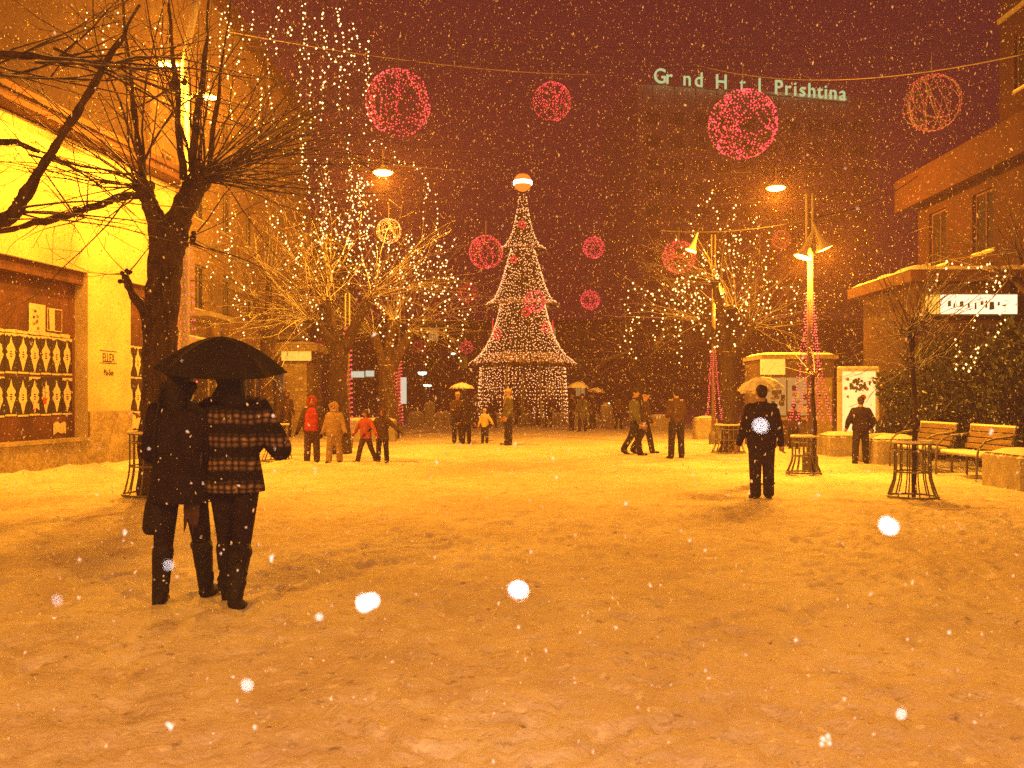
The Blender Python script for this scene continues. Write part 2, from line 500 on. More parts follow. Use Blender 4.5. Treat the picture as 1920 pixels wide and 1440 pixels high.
# ------------------------------------------------------------------ text
def text_mesh(s, size, depth, matl, name='letter'):
    cu = bpy.data.curves.new('txt', 'FONT'); cu.body = s; cu.size = size; cu.extrude = depth
    cu.align_x = 'CENTER'
    o = bpy.data.objects.new('txt', cu); col.objects.link(o)
    dg = bpy.context.evaluated_depsgraph_get()
    me = bpy.data.meshes.new_from_object(o.evaluated_get(dg))
    me.name = name
    me.materials.clear(); me.materials.append(matl)
    bpy.data.objects.remove(o); bpy.data.curves.remove(cu)
    return me

# ------------------------------------------------------------------ buildings
def snow_slab(lo, hi, parent, name='snow_cap', h=.07, segs=None):
    mb = MB()
    x0, y0, z0 = lo; x1, y1 = hi
    nx = max(2, min(14, int((x1-x0)/.25)+1)); ny = max(2, min(14, int((y1-y0)/.25)+1))
    top = {}
    for i in range(nx+1):
        for j in range(ny+1):
            x = x0+(x1-x0)*i/nx; y = y0+(y1-y0)*j/ny
            e = (i in (0, nx)) or (j in (0, ny))
            z = z0 + (0.012 if e else h*(.8+.4*random.random()))
            top[i, j] = len(mb.v); mb.v.append((x, y, z))
    for i in range(nx):
        for j in range(ny):
            mb.f.append((top[i,j], top[i+1,j], top[i+1,j+1], top[i,j+1])); mb.m.append(0)
    return mb.build(name, M['snowcap'], parent, True)

def window(parent, x0, x1, z0, z1, y, glass='glass', name='window', bars=1, frame='frame', dep=.10):
    # a framed window set into a wall whose outside faces local -y at y
    f = .06
    mb = MB()
    mb.box((x0, y-.03, z0), (x0+f, y+dep, z1)); mb.box((x1-f, y-.03, z0), (x1, y+dep, z1))
    mb.box((x0+f, y-.03, z1-f), (x1-f, y+dep, z1)); mb.box((x0+f, y-.03, z0), (x1-f, y+dep, z0+f))
    for b in range(bars):
        c = x0 + (x1-x0)*(b+1)/(bars+1)
        mb.box((c-.025, y-.02, z0+f), (c+.025, y+dep-.01, z1-f))
    o = mb.build(name, M[frame], parent)
    g = MB(); g.box((x0+f+.002, y+.02, z0+f+.002), (x1-f-.002, y+.05, z1-f-.002)); g.build('pane', M[glass], o)
    s = MB(); s.box((x0-.08, y-.14, z0-.07), (x1+.08, y-.032, z0-.004)); sl = s.build('sill', M['frame'], o)
    snow = MB(); snow.cbox((x0-.07, y-.135, z0-.004), (x1+.07, y-.034, z0+.05), .02); snow.build('sill_snow', M['snowcap'], o)
    return o

def holed_wall(mb, x0, x1, z0, z1, y0, y1, holes):
    # wall slab with rectangular openings (built from strips so that the openings are real)
    xs = sorted({x0, x1, *[h[0] for h in holes], *[h[1] for h in holes]})
    for a, b in zip(xs[:-1], xs[1:]):
        zs = [z0]
        for h in sorted([h for h in holes if h[0] <= a + 1e-6 and h[1] >= b - 1e-6], key=lambda h: h[2]):
            zs += [h[2], h[3]]
        zs.append(z1)
        for k in range(0, len(zs), 2):
            if zs[k+1]-zs[k] > 1e-4: mb.box((a, y0, zs[k]), (b, y1, zs[k+1]))

# --- near building on the left, with boarded shop windows full of posters
fdir = math.atan2(1, .144)
NB = empty('shop_building', (-9.2, 16.6, 0), fdir, 'cream plastered building with boarded shop window full of posters', 'building')
def near_building():
    mb = MB()
    holes = [(-4.5, 2.05, .62, 4.12), (3.63, 5.0, .62, 4.12)]
    holed_wall(mb, -14, 5.6, 0, 6.75, 0, .5, holes)
    mb.box((-14, .5, 0), (-13.5, 9, 6.75)); mb.box((5.1, .5, 0), (5.6, 9, 6.75))
    wall = mb.build('wall', M['cream'], NB)
    p = MB()
    holed = [(-14, -4.5), (2.05, 3.63), (5.0, 5.6)]
    for a, b in holed: p.box((a, -.05, -.02), (b, -.003, 1.2))
    for a, b in ((-4.5, 2.05), (3.63, 5.0)): p.box((a, -.05, -.02), (b, -.003, .60))
    p.build('plinth', M['plinth'], NB)
    r = MB(); r.box((-14.3, -.42, 6.78), (5.9, 9.3, 7.10)); roof = r.build('roof', M['eave'], NB)
    g = MB(); g.box((-14.3, -.52, 6.94), (5.9, -.425, 7.06)); g.build('gutter', M['eave'], roof)
    snow_slab((-14.3, -.40, 7.102), (5.9, 9.3), roof, 'roof_snow', .10)
    for a, b in ((-4.5, 2.05), (3.63, 5.0)):
        bd = MB()
        bd.box((a+.004, .30, .625), (b-.004, .40, 4.115))
        board = bd.build('window_board', M['panel'], NB)
        s = MB(); s.box((a-.02, -.12, .60), (b+.02, .296, .66)); s.build('sill', M['plinth'], board)
        lint = MB(); lint.box((a+.004, .10, 3.86), (b-.004, .294, 4.115)); lint.build('lintel', M['panel'], board)
        n = int((b-a-.1)/.335)
        for row, z in enumerate((1.13, 1.94)):
            for i in range(n):
                x = b-.09-.333*(i+1)
                pm = MB()
                h = .77; wd = .325
                y = .296
                pm.box((0, y-.004, 0), (wd, y, h), 0)
                c = wd/2; yy = y-.0075
                # a pale pointed ornament with drips
                jit = random.uniform(-.012, .012)
                out = []
                prof = [(0, .72), (.022, .64), (.04, .58), (.085, .53), (.115, .47), (.095, .40), (.125, .36), (.105, .30), (.075, .25), (.055, .20), (.03, .12), (.012, .06)]
                L_ = [(c - a_*(1+random.uniform(-.12, .12)), yy, b_) for a_, b_ in prof]
                R_ = [(c + a_*(1+random.uniform(-.12, .12)), yy, b_) for a_, b_ in prof]
                for k in range(len(prof)-1):
                    pm.poly([L_[k+1], R_[k+1], R_[k], L_[k]], 1)
                # printed mark in the middle
                yy2 = yy-.003
                for zz in (.42, .375, .33):
                    ww = random.uniform(.018, .035)
                    pm.poly([(c-ww, yy2, zz-.012), (c+ww, yy2, zz-.012), (c+ww, yy2, zz+.012), (c-ww, yy2, zz+.012)], 0)
                # paper strip along foot and head
                pm.poly([(.008, yy, .005), (wd-.008, yy, .005), (wd-.008, yy, .040), (.008, yy, .040)], 1)
                if row == 1 or i % 3 == 0:
                    pts = [(0.004, .765)] + [(wd*k/6, .765-random.uniform(.02, .07)) for k in range(7)] + [(wd-.004, .765)]
                    for k in range(1, 7):
                        pm.poly([(pts[k][0], yy, pts[k][1]), (pts[k+1][0], yy, pts[k+1][1]), (pts[k+1][0], yy, .765), (pts[k][0], yy, .765)], 1)
                if row == 0 and i in (2, 3) and a < 0:       # torn, pasted over with another bill
                    for q in range(4):
                        x_, z_ = random.uniform(.0, .2), random.uniform(.1, .6); s_ = random.uniform(.07, .13)
                        yq = yy-.006-.002*q
                        pm.poly([(x_, yq, z_), (x_+s_, yq, z_+random.uniform(-.05, .05)), (x_+s_*.9, yq, z_+s_), (x_+s_*.2, yq, z_+s_*1.2)], 2 if q == 1 else 1)
                o = pm.build('poster', [M['poster_dark'], M['poster_pale'], M['poster_red']], board, loc=(x, 0, z+random.uniform(-.012, .012)))
                o.rotation_euler = (0, random.uniform(-.012, .012), 0)
        # torn paper remains under the posters
        for i in range(9):
            x = a + .1 + random.random()*(b-a-.6); ww = random.uniform(.15, .5)
            if x+ww > b-.05: continue
            tp = MB(); z = random.uniform(.80, .92); k = 6
            top = [(x+ww*j/k, .289-.001*i, z+.16+random.uniform(0, .06)) for j in range(k+1)]
            bot = [(x+ww*j/k, .289-.001*i, z-random.uniform(0, .08)) for j in range(k+1)]
            for j in range(k): tp.poly([bot[j], bot[j+1], top[j+1], top[j]])
            tp.build('torn_paper', M['poster_pale'], board)
    # two white sheets stuck above the posters
    board = [c for c in NB.children if c.name.startswith('window_board')][0]
    for x0, x1, z0, z1, k in ((.62, 1.10, 2.80, 3.34, 0), (1.16, 1.62, 2.84, 3.30, 1)):
        pm = MB()
        pm.box((x0, .288, z0), (x1, .292, z1), 0)
        if k == 0:
            for q in range(7):
                x_, z_ = random.uniform(x0+.03, x1-.1), random.uniform(z0+.03, z1-.12)
                pm.poly([(x_, .284, z_), (x_+.07, .284, z_+.01), (x_+.05, .284, z_+.06), (x_-.01, .284, z_+.05)], 2 if q > 4 else 1)
        else:
            pm.poly([(x0+.23, .284, z0+.02), (x1-.02, .284, z0+.02), (x1-.02, .284, z1-.02), (x0+.23, .284, z1-.02)], 2)
            pm.poly([(x0+.02, .284, z0+.02), (x0+.07, .284, z0+.02), (x0+.05, .284, z1-.02), (x0+.02, .284, z1-.02)], 2)
        pm.build('poster', [M['poster_pale'], M['tan'], M['panel']], board)
    # paper strip above posters
    pm = MB()
    for i in range(14):
        x = -2.6+.32*i
        if x+.31 > 1.95: break
        pm.poly([(x, .286, 2.735), (x+.31, .286, 2.725), (x+.31, .286, 2.76+random.uniform(0, .05)), (x, .286, 2.77+random.uniform(0, .05))])
    pm.build('paper_strip', M['poster_pale'], board)
    # stencilled writing on the pilaster
    me = text_mesh('ELLEX', .24, .002, M['ink'], 'stencil_writing')
    o = share('stencil_writing', me, NB, (2.78, -.006, 2.27), (R(90), 0, 0), (.70, 1.15, 1)); 
    me = text_mesh('Ma-Sue', .19, .002, M['ink'], 'stencil_writing')
    share('stencil_writing', me, NB, (2.78, -.006, 1.98), (R(90), 0, 0), (.62, 1, 1))
    fr = MB()
    for (a, b, c, d) in ((2.46, 3.10, 2.50, 2.515), (2.46, 3.10, 2.235, 2.25)):
        fr.poly([(a, -.005, c), (b, -.005, c), (b, -.005, d), (a, -.005, d)])
    fr.build('stencil_line', M['ink'], NB)
near_building()

def block(name, label, x0, x1, y0, y1, h, wall, side, rows, wins, roof=None, cat='building', lit=0.0, z_first=1.0, wh=1.5, step=3.0, z0=0.0, frame='frame'):
    """side: 'E' windows look towards +x (left row of houses), 'W' towards -x, 'S' towards the camera"""
    if side == 'E':   o = empty(name, (x1, y0, z0), R(90), label, cat); L_, D_ = y1-y0, x1-x0
    elif side == 'W': o = empty(name, (x0, y1, z0), R(-90), label, cat); L_, D_ = y1-y0, x1-x0
    else:             o = empty(name, (x0, y0, z0), 0, label, cat); L_, D_ = x1-x0, y1-y0
    holes = []
    ww = L_/wins
    for r in range(rows):
        z = z_first + step*r
        for i in range(wins):
            if z+wh < h-.3: holes.append((ww*(i+.5)-.55, ww*(i+.5)+.55, z, z+wh))
    mb = MB()
    holed_wall(mb, 0, L_, 0, h, 0, .35, holes)
    mb.box((0, .35, 0), (.35, D_, h)); mb.box((L_-.35, .35, 0), (L_, D_, h)); mb.box((.35, D_-.35, 0), (L_-.35, D_, h))
    mb.box((.36, .55, .05), (L_-.36, .6, h-.1))
    wl = mb.build('wall', M[wall], o)
    for hx0, hx1, hz0, hz1 in holes:
        window(o, hx0+.003, hx1-.003, hz0+.003, hz1-.003, .12, 'litwin' if random.random() < lit else 'glass', frame=frame)
    rf = MB(); rf.box((-.35, -.45, h+.003), (L_+.35, D_+.3, h+.28)); rfo = rf.build('roof', M[roof or 'eave'], o)
    snow_slab((-.35, -.45, h+.284), (L_+.35, D_+.3), rfo, 'roof_snow', .15)
    for r in range(1, rows):
        z = z_first + step*r - .75
        if z < h-.5:
            b = MB(); b.box((-.03, -.06, z), (L_+.03, -.003, z+.14)); b.build('string_course', M['frame'], wl)
    return o

b2 = block('apartment_building', 'ochre apartment house with rows of windows behind the bare trees', -19, -10.4, 25.5, 45, 15.2, 'ochre', 'E', 5, 7, z_first=4.4, lit=.06)
# balcony with railing, shop fascia on that house
for yb in (2.2, 13.5):
    bal = MB(); bal.box((yb, -.95, 4.05), (yb+2.6, -.003, 4.2)); bo = bal.build('balcony', M['frame'], b2)
    rl = MB()
    for k in range(14): rl.tube([(yb+.05+k*.192, -.92, 4.2), (yb+.05+k*.192, -.92, 5.15)], .012, 4)
    rl.tube([(yb, -.92, 5.15), (yb+2.6, -.92, 5.15)], .025, 6); rl.tube([(yb+.03, -.92, 5.15), (yb+.03, -.01, 5.15)], .02, 6); rl.tube([(yb+2.57, -.92, 5.15), (yb+2.57, -.01, 5.15)], .02, 6)
    rl.build('railing', M['metal'], bo)
for k, (a, b_) in enumerate(((1, 5.5), (6.5, 11), (12.5, 18))):
    sh = MB(); sh.box((a, -.04, .3), (b_, -.003, 2.7)); so = sh.build('shop_window', M['glass'], b2)
    fs = MB(); fs.box((a-.1, -.22, 2.85), (b_+.1, -.003, 3.4)); fso = fs.build('shop_fascia', M['kiosk'], b2)
    sc = MB(); sc.cbox((a-.1, -.22, 3.402), (b_+.1, -.003, 3.48), .03); sc.build('snow_cap', M['snowcap'], fso)
    for q in range(3):
        fb = MB(); x = a+(b_-a)*(q+.5)/3; fb.box((x-.04, -.07, .3), (x+.04, -.042, 2.7)); fb.build('mullion', M['frame'], so)

b3 = block('town_house', 'brown house far down the left side of the street', -24, -13.5, 49, 76, 13, 'brown', 'E', 4, 8, z_first=4.2, lit=.12)
endb = block('end_building', 'long low building closing the far end of the square', -26, 44, 96, 108, 9.5, 'brown', 'S', 3, 22, z_first=1.6, lit=.05)
# right-hand building: lower wing with eaves, upper storeys nearer
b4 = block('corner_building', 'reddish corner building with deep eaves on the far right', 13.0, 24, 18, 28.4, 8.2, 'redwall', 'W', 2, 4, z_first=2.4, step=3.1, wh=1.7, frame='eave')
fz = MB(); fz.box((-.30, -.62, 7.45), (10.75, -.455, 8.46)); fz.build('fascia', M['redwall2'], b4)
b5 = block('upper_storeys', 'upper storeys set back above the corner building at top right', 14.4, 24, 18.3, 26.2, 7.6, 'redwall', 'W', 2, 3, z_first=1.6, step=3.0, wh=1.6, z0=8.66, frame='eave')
# low annex behind the hedge, with the white lit sign
an = block('flat_annex', 'low dark flat-roofed annex behind the hedge on the right', 10.3, 12.7, 22.6, 26, 4.4, 'annex', 'S', 1, 2, z_first=1.2)
sg = empty('lit_sign', (11.4, 22.1, 3.55), 0, 'long white illuminated shop sign above the hedge at right', 'sign')
m_ = MB(); m_.box((-1.12, .02, 0), (1.22, .16, .54)); m_.build('box', M['metal'], sg)
m_ = MB(); m_.box((-1.09, -.004, .03), (-.75, .016, .51)); m_.build('face_panel', M['kiosksign'], sg)
m_ = MB(); m_.box((-.72, -.004, .03), (1.19, .016, .51)); m_.build('face_panel', M['shopsign'], sg)
m_ = MB()
for x in (-.9, 1.0): m_.tube([(x, .16, .3), (x, .62, .3)], .03, 6)
m_.build('bracket', M['metal'], sg)
m_ = MB()
random.seed(12)
x = -.55
while x < 1.0:
    wv = random.uniform(.05, .13); hv = random.uniform(.06, .22)
    zc = .27 + random.uniform(-.05, .05)
    m_.poly([(x, -.009, zc-hv/2), (x+wv, -.009, zc-hv/2+.02), (x+wv*.9, -.009, zc+hv/2), (x+.01, -.009, zc+hv/2-.02)])
    x += wv+random.uniform(.04, .12)
m_.build('sign_print', M['greygreen'], sg)

# ------------------------------------------------------------------ hotel far behind, with its broken rooftop letters
ht = empty('hotel_tower', at(1230, 745, 118)*Vector((1,1,0)) if False else Vector((at(1216, 0, 118).x, 118, 0)), R(9), 'dark hotel tower fading into the night under green letters', 'building')
random.seed(5)
mb = MB(); mb.box((-1.5, .3, 0), (33, 18, 43.2)); mb.build('wall', M['tower'], ht)
wme = MB(); wme.box((0, 0, 0), (1.9, .22, 1.5)); wme = wme.mesh('window', M['frame'])
for r in range(12):
    for c in range(10):
        share('window', wme, ht, (-.2+3.3*c, .05, 4+3.1*r))
sn = empty('hotel_sign', at(1225, 139, 117.2), R(11), 'green glowing rooftop letters with several letters dark', 'sign')
sc_ = 117.2/F
for t_, px_ in (('G', 1237), ('r', 1254), ('n', 1289), ('d', 1312), ('H', 1356), ('t', 1398), ('l', 1432), ('P', 1470), ('r', 1489), ('i', 1504), ('s', 1519), ('h', 1538), ('t', 1555), ('i', 1567), ('n', 1582), ('a', 1602)):
    u = (px_-1225)*sc_*1.03
    me = text_mesh(t_, 2.75, .12, M['sign_green'], 'letter')
    share('letter', me, sn, (u, -.2, -1.15 - (px_-1225)*sc_*.022), (R(90), 0, 0), (.92, 1, 1))
mb = MB()
mb.tube([(-.6, .15, -1.2), (29, .15, -1.9)], .10, 5)
for k in range(10): mb.tube([(3*k, .15, -1.2-.07*k), (3*k, .15, -3.6)], .08, 5)
mb.build('letter_frame', M['wire'], sn)

# ------------------------------------------------------------------ kiosks, light box
kl = empty('kiosk', (at(560, 0, 36).x, 36, 0), 0, 'small yellow kiosk with flat snowy roof behind the children', 'kiosk')
mb = MB(); mb.box((-.62, 0, 0), (.32, 1.6, 2.95)); mb.build('body', M['kiosk'], kl)
mb = MB(); mb.box((-.85, -.45, 3.36), (.84, 1.8, 3.62)); ro = mb.build('roof', M['kiosk'], kl)
snow_slab((-.85, -.45, 3.623), (.84, 1.8), ro, 'roof_snow', .12)
for a, b_ in ((-.62, -.02), (-.005, .55)):
    mb = MB(); mb.box((a, -.30, 2.98), (b_, -.16, 3.355)); mb.build('sign_panel', M['kiosksign'], kl)
mb = MB(); mb.box((-.62, -.156, 2.96), (.55, 1.6, 3.355)); mb.build('head_box', M['kiosk_dark'], kl)
mb = MB(); mb.box((.325, .06, .1), (.60, 1.5, 2.9)); mb.build('side_panel', M['kiosk_dark'], kl)
mb = MB(); mb.box((-.5, -.05, .95), (.2, -.003, 2.35)); mb.build('shutter', M['kiosk'], kl)
mb = MB()
for (x, z) in ((.02, 2.2), (.06, 1.75), (-.14, 1.75)): mb.box((x, -.07, z), (x+.14, -.053, z+.13))
mb.build('price_card', M['poster_pale'], kl)

kr = empty('kiosk', (at(1495, 0, 27).x, 27, 0), 0, 'brown kiosk with a square lit panel behind the red-lit lamp post', 'kiosk')
mb = MB(); mb.box((-1.1, 0, 0), (1.12, 1.9, 2.66)); mb.build('body', M['kiosk_dark'], kr)
mb = MB(); mb.box((-1.14, -.22, 2.663), (1.18, 2.0, 2.78)); ro = mb.build('roof', M['kiosk'], kr)
snow_slab((-1.14, -.22, 2.783), (1.18, 2.0), ro, 'roof_snow', .09)
mb = MB(); mb.box((-1.13, -.16, 2.19), (-.42, -.003, 2.66)); mb.build('lit_panel', M['kiosksign'], kr)
for a, b_ in ((-1.0, -.35), (-.30, .35)):
    mb = MB(); mb.box((a, -.03, .95), (b_, -.003, 2.1)); wo = mb.build('window', M['litwin'], kr)
    for q in range(9):
        x, z = random.uniform(a+.05, b_-.15), random.uniform(1.0, 1.9)
        g = MB(); g.box((x, -.05-.002*q, z), (x+random.uniform(.08, .16), -.032-.002*q, z+random.uniform(.08, .2))); g.build('magazine', M[random.choice(['poster_pale', 'tan', 'olive', 'browncloth'])], wo)
mb = MB(); mb.box((.45, -.03, .05), (1.05, -.003, 2.1)); mb.build('door', M['kiosk'], kr)
mb = MB(); mb.box((-1.05, -.36, .82), (.38, -.003, .90)); mb.build('counter', M['kiosk'], kr)

lb = empty('advertising_lightbox', (at(1611, 0, 23.6).x, 23.6, 0), R(-4), 'tall glowing advertising light box behind the standing man', 'light box')
mb = MB(); mb.box((-.52, .0, .50), (.52, .20, .565)); mb.box((-.52, 0, 2.20), (.52, .2, 2.265)); mb.box((-.52, 0, .565), (-.44, .2, 2.2)); mb.box((.44, 0, .565), (.52, .2, 2.2)); mb.box((-.44, .12, .565), (.44, .2, 2.2)); mb.build('casing', M['galv'], lb)
mb = MB(); mb.box((-.437, .06, .568), (.437, .10, 2.197)); fc = mb.build('face', M['lightbox'], lb)
mb = MB()
for x in (-.35, .35): mb.box((x-.05, .05, 0), (x+.05, .15, .498))
mb.build('foot', M['metal'], lb)
def disc(mb, c, r, n=12, mi=0):
    mb.poly([(c[0]+r*math.cos(2*PI*k/n), c[1], c[2]+r*math.sin(2*PI*k/n)) for k in range(n)][::1], mi)
mb = MB()
for (x, z, r) in ((-.28, 1.98, .045), (-.33, 1.74, .05), (.22, 1.72, .05), (.12, 1.5, .08), (-.28, 1.52, .035), (.30, 1.9, .04)): disc(mb, (x, .055, z), r)
mb.build('printed_bauble', M['pink'], fc)
random.seed(3)
mb = MB()
for k in range(46):
    a, r = random.uniform(0, 2*PI), .22*math.sqrt(random.random())
    disc(mb, (-.02+r*math.cos(a), .056-.0003*k, 1.82+.8*r*math.sin(a)), random.uniform(.02, .05), 5)
mb.build('printed_bouquet', M['greygreen'], fc)
mb = MB(); mb.cbox((-.53, -.01, 2.267), (.53, .21, 2.33), .03); mb.build('snow_cap', M['snowcap'], lb)

# ------------------------------------------------------------------ wires and hanging lamps
def wire(a, b, sag, label, r=.007, n=20, m='cable'):
    a = Vector(a); b = Vector(b)
    pts = [a.lerp(b, i/n) - Vector((0, 0, 4*sag*(i/n)*(1-i/n))) for i in range(n+1)]
    mb = MB(); mb.tube(pts, r, 5)
    o = mb.build('span_wire', M[m], None, True)
    tag(o, label, 'wire')
    return o

def lamp_light(name, loc, power, parent, radius=.11, color=SODIUM):
    l = bpy.data.lights.new(name, 'POINT'); l.energy = power*LAMP; l.color = color; l.shadow_soft_size = radius
    o = bpy.data.objects.new(name, l); col.objects.link(o); o.parent = parent; o.location = loc
    return o

def hanging_lamp(p, label, power):
    o = empty('hanging_lamp', p, 0, label, 'street lamp', 'hanging street lamps')
    mb = MB(); mb.lathe([(.03, .22), (.06, .2), (.08, .12), (.22, .07), (.30, .0), (.285, -.005), (.2, .05), (.06, .07)], n=20, cap=False); mb.build('lamp_shade', M['shade'], o, True)
    mb = MB(); mb.ell((0, 0, -.02), (.27, .27, .06), 16, 8); mb.build('lamp_lens', M['lamp_glow'], o, True)
    mb = MB(); mb.tube([(0, 0, .21), (0, 0, .62)], .018, 6); mb.build('hanger', M['wire'], o)
    lamp_light('lamp_light', (0, 0, -.22), power, o)
    return o
pA = at(718, 323, 25.5); pB = at(1455, 352, 27.0)
hanging_lamp(pA, 'glowing street lamp hung over the left side above the second tree', 1500)
hanging_lamp(pB, 'glowing street lamp hung high over the right side beside the post', 1600)
wire((-10.4, 25.5, pA.z+1.5), (13, 25.6, pA.z+1.9), .9+.18, 'thin span wire carrying the left hanging lamp')
wire((-10.4, 27.0, pB.z+1.6), (13, 27.0, pB.z+1.0), .9, 'thin span wire carrying the right hanging lamp')

# tall left lamp post with bent top and two heads
P1 = at(347, 0, 17.6); P1.z = 0
lp = empty('tall_lamp_post', P1, 0, 'tall pale lamp post with bent top behind the nearest tree', 'lamp post')
h1 = at(316, 122, 17.6) - P1; h2 = at(389, 184, 17.6) - P1
mb = MB(); mb.tube([(0, 0, 0), (0, 0, 3), (0, 0, 7.4), (.0, 0, 8.1), (.06, 0, 8.6), (.2, 0, 9.2), (.36, 0, 9.9)], [.10, .085, .075, .075, .07, .065, .06], 12); mb.build('pole', M['galv'], lp, True)
mb = MB(); mb.lathe([(.17, 0), (.17, .25), (.12, .35)], n=12); mb.build('base', M['metal'], lp)
for h, sgn in ((h1, -1), (h2, 1)):
    a = MB(); a.tube([(0, 0, h.z-.1), (h.x*.4, 0, h.z+.12), (h.x, 0, h.z+.1)], .03, 8); a.build('arm', M['galv'], lp, True)
    s_ = MB(); s_.loft([(h.z+.13, .10, .06, h.x, 0), (h.z+.08, .22, .11, h.x, 0), (h.z+.02, .25, .13, h.x, 0)], 14); sh_ = s_.build('lamp_head', M['shade'], lp, True)
    g = MB(); g.ell((h.x, 0, h.z+.005), (.21, .10, .035), 12, 6); g.build('lamp_lens', M['lamp_glow'], sh_, True)
    lamp_light('lamp_light', (h.x, -.05, h.z-.2), 900, lp)

def red_wrap(loc, z0, z1, r0, r1, label, turns=14, n=260, legs=0):
    o = empty('red_light_string', loc, 0, label, 'string lights', 'red light strings on the lamp posts')
    rp = random.Random(int(loc[0]*100))
    wm = MB(); bm = MB()
    if legs:
        per = n//legs
        for l in range(legs):
            a = 2*PI*l/legs+.3
            pts = []
            for i in range(per):
                t = i/(per-1); z = z1+(z0-z1)*t; r = r1+(r0-r1)*t**1.6
                aa = a+.25*math.sin(5*t+l)
                pts.append(Vector((r*math.cos(aa), r*math.sin(aa), z)))
            wm.tube(pts[::4], .004, 4)
            for p in pts: bm.octa(p+Vector((rp.gauss(0, .012), rp.gauss(0, .012), 0)), .013)
    else:
        pts = []
        for i in range(n):
            t = i/(n-1); a = 2*PI*turns*t; r = r0+(r1-r0)*t
            pts.append(Vector((r*math.cos(a), r*math.sin(a), z0+(z1-z0)*t)))
        wm.tube(pts, .004, 4)
        for p in pts: bm.octa(p*Vector((1.04, 1.04, 1)) if False else Vector((p.x*1.05, p.y*1.05, p.z)), .013)
    wm.build('cable', M['cable'], o)
    tag(bm.build('bulbs', M['bulb_red'], o), kind='stuff')
    return o

def horn_lamp(parent, p, toward, power, sc=1.0, light=True):
    # long trumpet shade hanging open end down and out
    mb = MB()
    prof = [(.025, .62), (.035, .52), (.05, .40), (.07, .28), (.10, .16), (.15, .06), (.19, 0), (.18, .002), (.09, .15), (.03, .3)]
    mb.lathe([(r*sc, z*sc) for r, z in prof], n=18, cap=False)
    o = mb.build('lamp_shade', M['shade'], parent, True, p)
    o.rotation_euler = toward
    g = MB(); g.ell((0, 0, .015*sc), (.165*sc, .165*sc, .03*sc), 14, 6); g.build('lamp_lens', M['lamp_glow'], o, True)
    if light: lamp_light('lamp_light', (0, 0, -.14), power, o, .09)
    return o

def horn_post(loc, label, lamps, top, powers, sc=1.0):
    o = empty('horn_lamp_post', loc, 0, label, 'lamp post', 'lamp posts with trumpet shades')
    mb = MB(); mb.tube([(0, 0, 0), (0, 0, top*.5), (0, 0, top-1.0)], [.075, .058, .048], 12); mb.build('pole', M['pole'], o, True)
    mb = MB(); mb.lathe([(.16, 0), (.16, .3), (.10, .4)], n=12); mb.build('base', M['metal'], o)
    for sx in (-.07, .05):
        r_ = MB(); r_.tube([(sx, 0, top-1.05), (sx, 0, top)], .022, 6); r_.build('top_rod', M['shade' if top < 6 else 'pole'], o)  # paler rods on the shorter posts: lamplight put into the colour
    mb = MB(); mb.box((-.1, -.04, top-1.08), (.1, .04, top-.98)); mb.build('collar', M['pole'], o)
    for (x, z), pw in zip(lamps, powers):
        horn_lamp(o, (x, -.06, z), (0, R(-24 if x > 0 else 20), 0), pw, sc)
        a = MB(); dx = -.26*sc if x > 0 else .2*sc
        a.tube([(0, 0, top-1.0), (x+dx*.55, -.04, z+.56*sc)], .016, 6); a.build('arm', M['pole'], o)
    return o
P2 = gnd(1519, 886); P2.y = 17.9; P2.x = (1519-CX)/F*17.9
lm = [((1504-1519)/F*17.9, at(0, 484, 17.9).z), ((1544-1519)/F*17.9, at(0, 468, 17.9).z)]
horn_post(P2, 'lamp post with two trumpet shades wrapped in red lights on the right', lm, at(0, 362, 17.9).z, (420, 520))
red_wrap(P2, 1.05, 3.6, .40, .085, 'red lights spreading tent-like down the right trumpet lamp post', legs=9, n=420)
P3 = at(1338, 0, 28.5); P3.z = 0
lm = [((1295-1338)/F*28.5, at(0, 471, 28.5).z), ((1352-1338)/F*28.5, at(0, 551, 28.5).z)]
horn_post(P3, 'lamp post with trumpet shades standing behind the lit right tree', lm, at(0, 440, 28.5).z, (330, 260))
red_wrap(P3, .8, 3.0, .28, .09, 'red lights down the lamp post behind the right tree', legs=6, n=220)
P4 = at(652, 0, 26.5); P4.z = 0
horn_post(P4, 'lamp post half hidden behind the second tree trunk', [], 4.6, [])
red_wrap(P4, .5, 3.6, .14, .10, 'red lights wound round the post behind the second tree', turns=22, n=330)
P5 = at(748, 0, 34); P5.z = 0
horn_post(P5, 'lamp post beside the third tree with red lights', [], 5.4, [])
red_wrap(P5, .5, 3.0, .15, .10, 'red lights wound round the post beside the third tree', turns=20, n=300)
red_wrap(P1, 1.8, 4.6, .22, .12, 'red lights wound round the tall pale lamp post', turns=16, n=260)

# two unseen lamp posts added behind the camera to brighten the foreground snow
def fill_post(loc, label, pw, side):
    o = empty('tall_lamp_post', loc, 0, label, 'lamp post')
    mb = MB(); mb.tube([(0, 0, 0), (0, 0, 3), (0, 0, 7.4), (side*.3, 0, 8.1)], [.10, .085, .075, .07], 12); mb.build('pole', M['galv'], o, True)
    mb = MB(); mb.loft([(8.13, .10, .06, side*.5, 0), (8.08, .22, .11, side*.5, 0), (8.02, .25, .13, side*.5, 0)], 14); sh_ = mb.build('lamp_head', M['shade'], o, True)
    mb = MB(); mb.ell((side*.5, 0, 8.0), (.21, .10, .035), 12, 6); mb.build('lamp_lens', M['lamp_glow'], sh_, True)
    lamp_light('lamp_light', (side*.5, 0, 7.8), pw, o)
fill_post((-6.6, -3.0, 0), 'added unseen lamp post behind the camera on the left, lighting the foreground', 1500, 1)
fill_post((6.8, -2.6, 0), 'added unseen lamp post behind the camera on the right, lighting the foreground', 1620, -1)

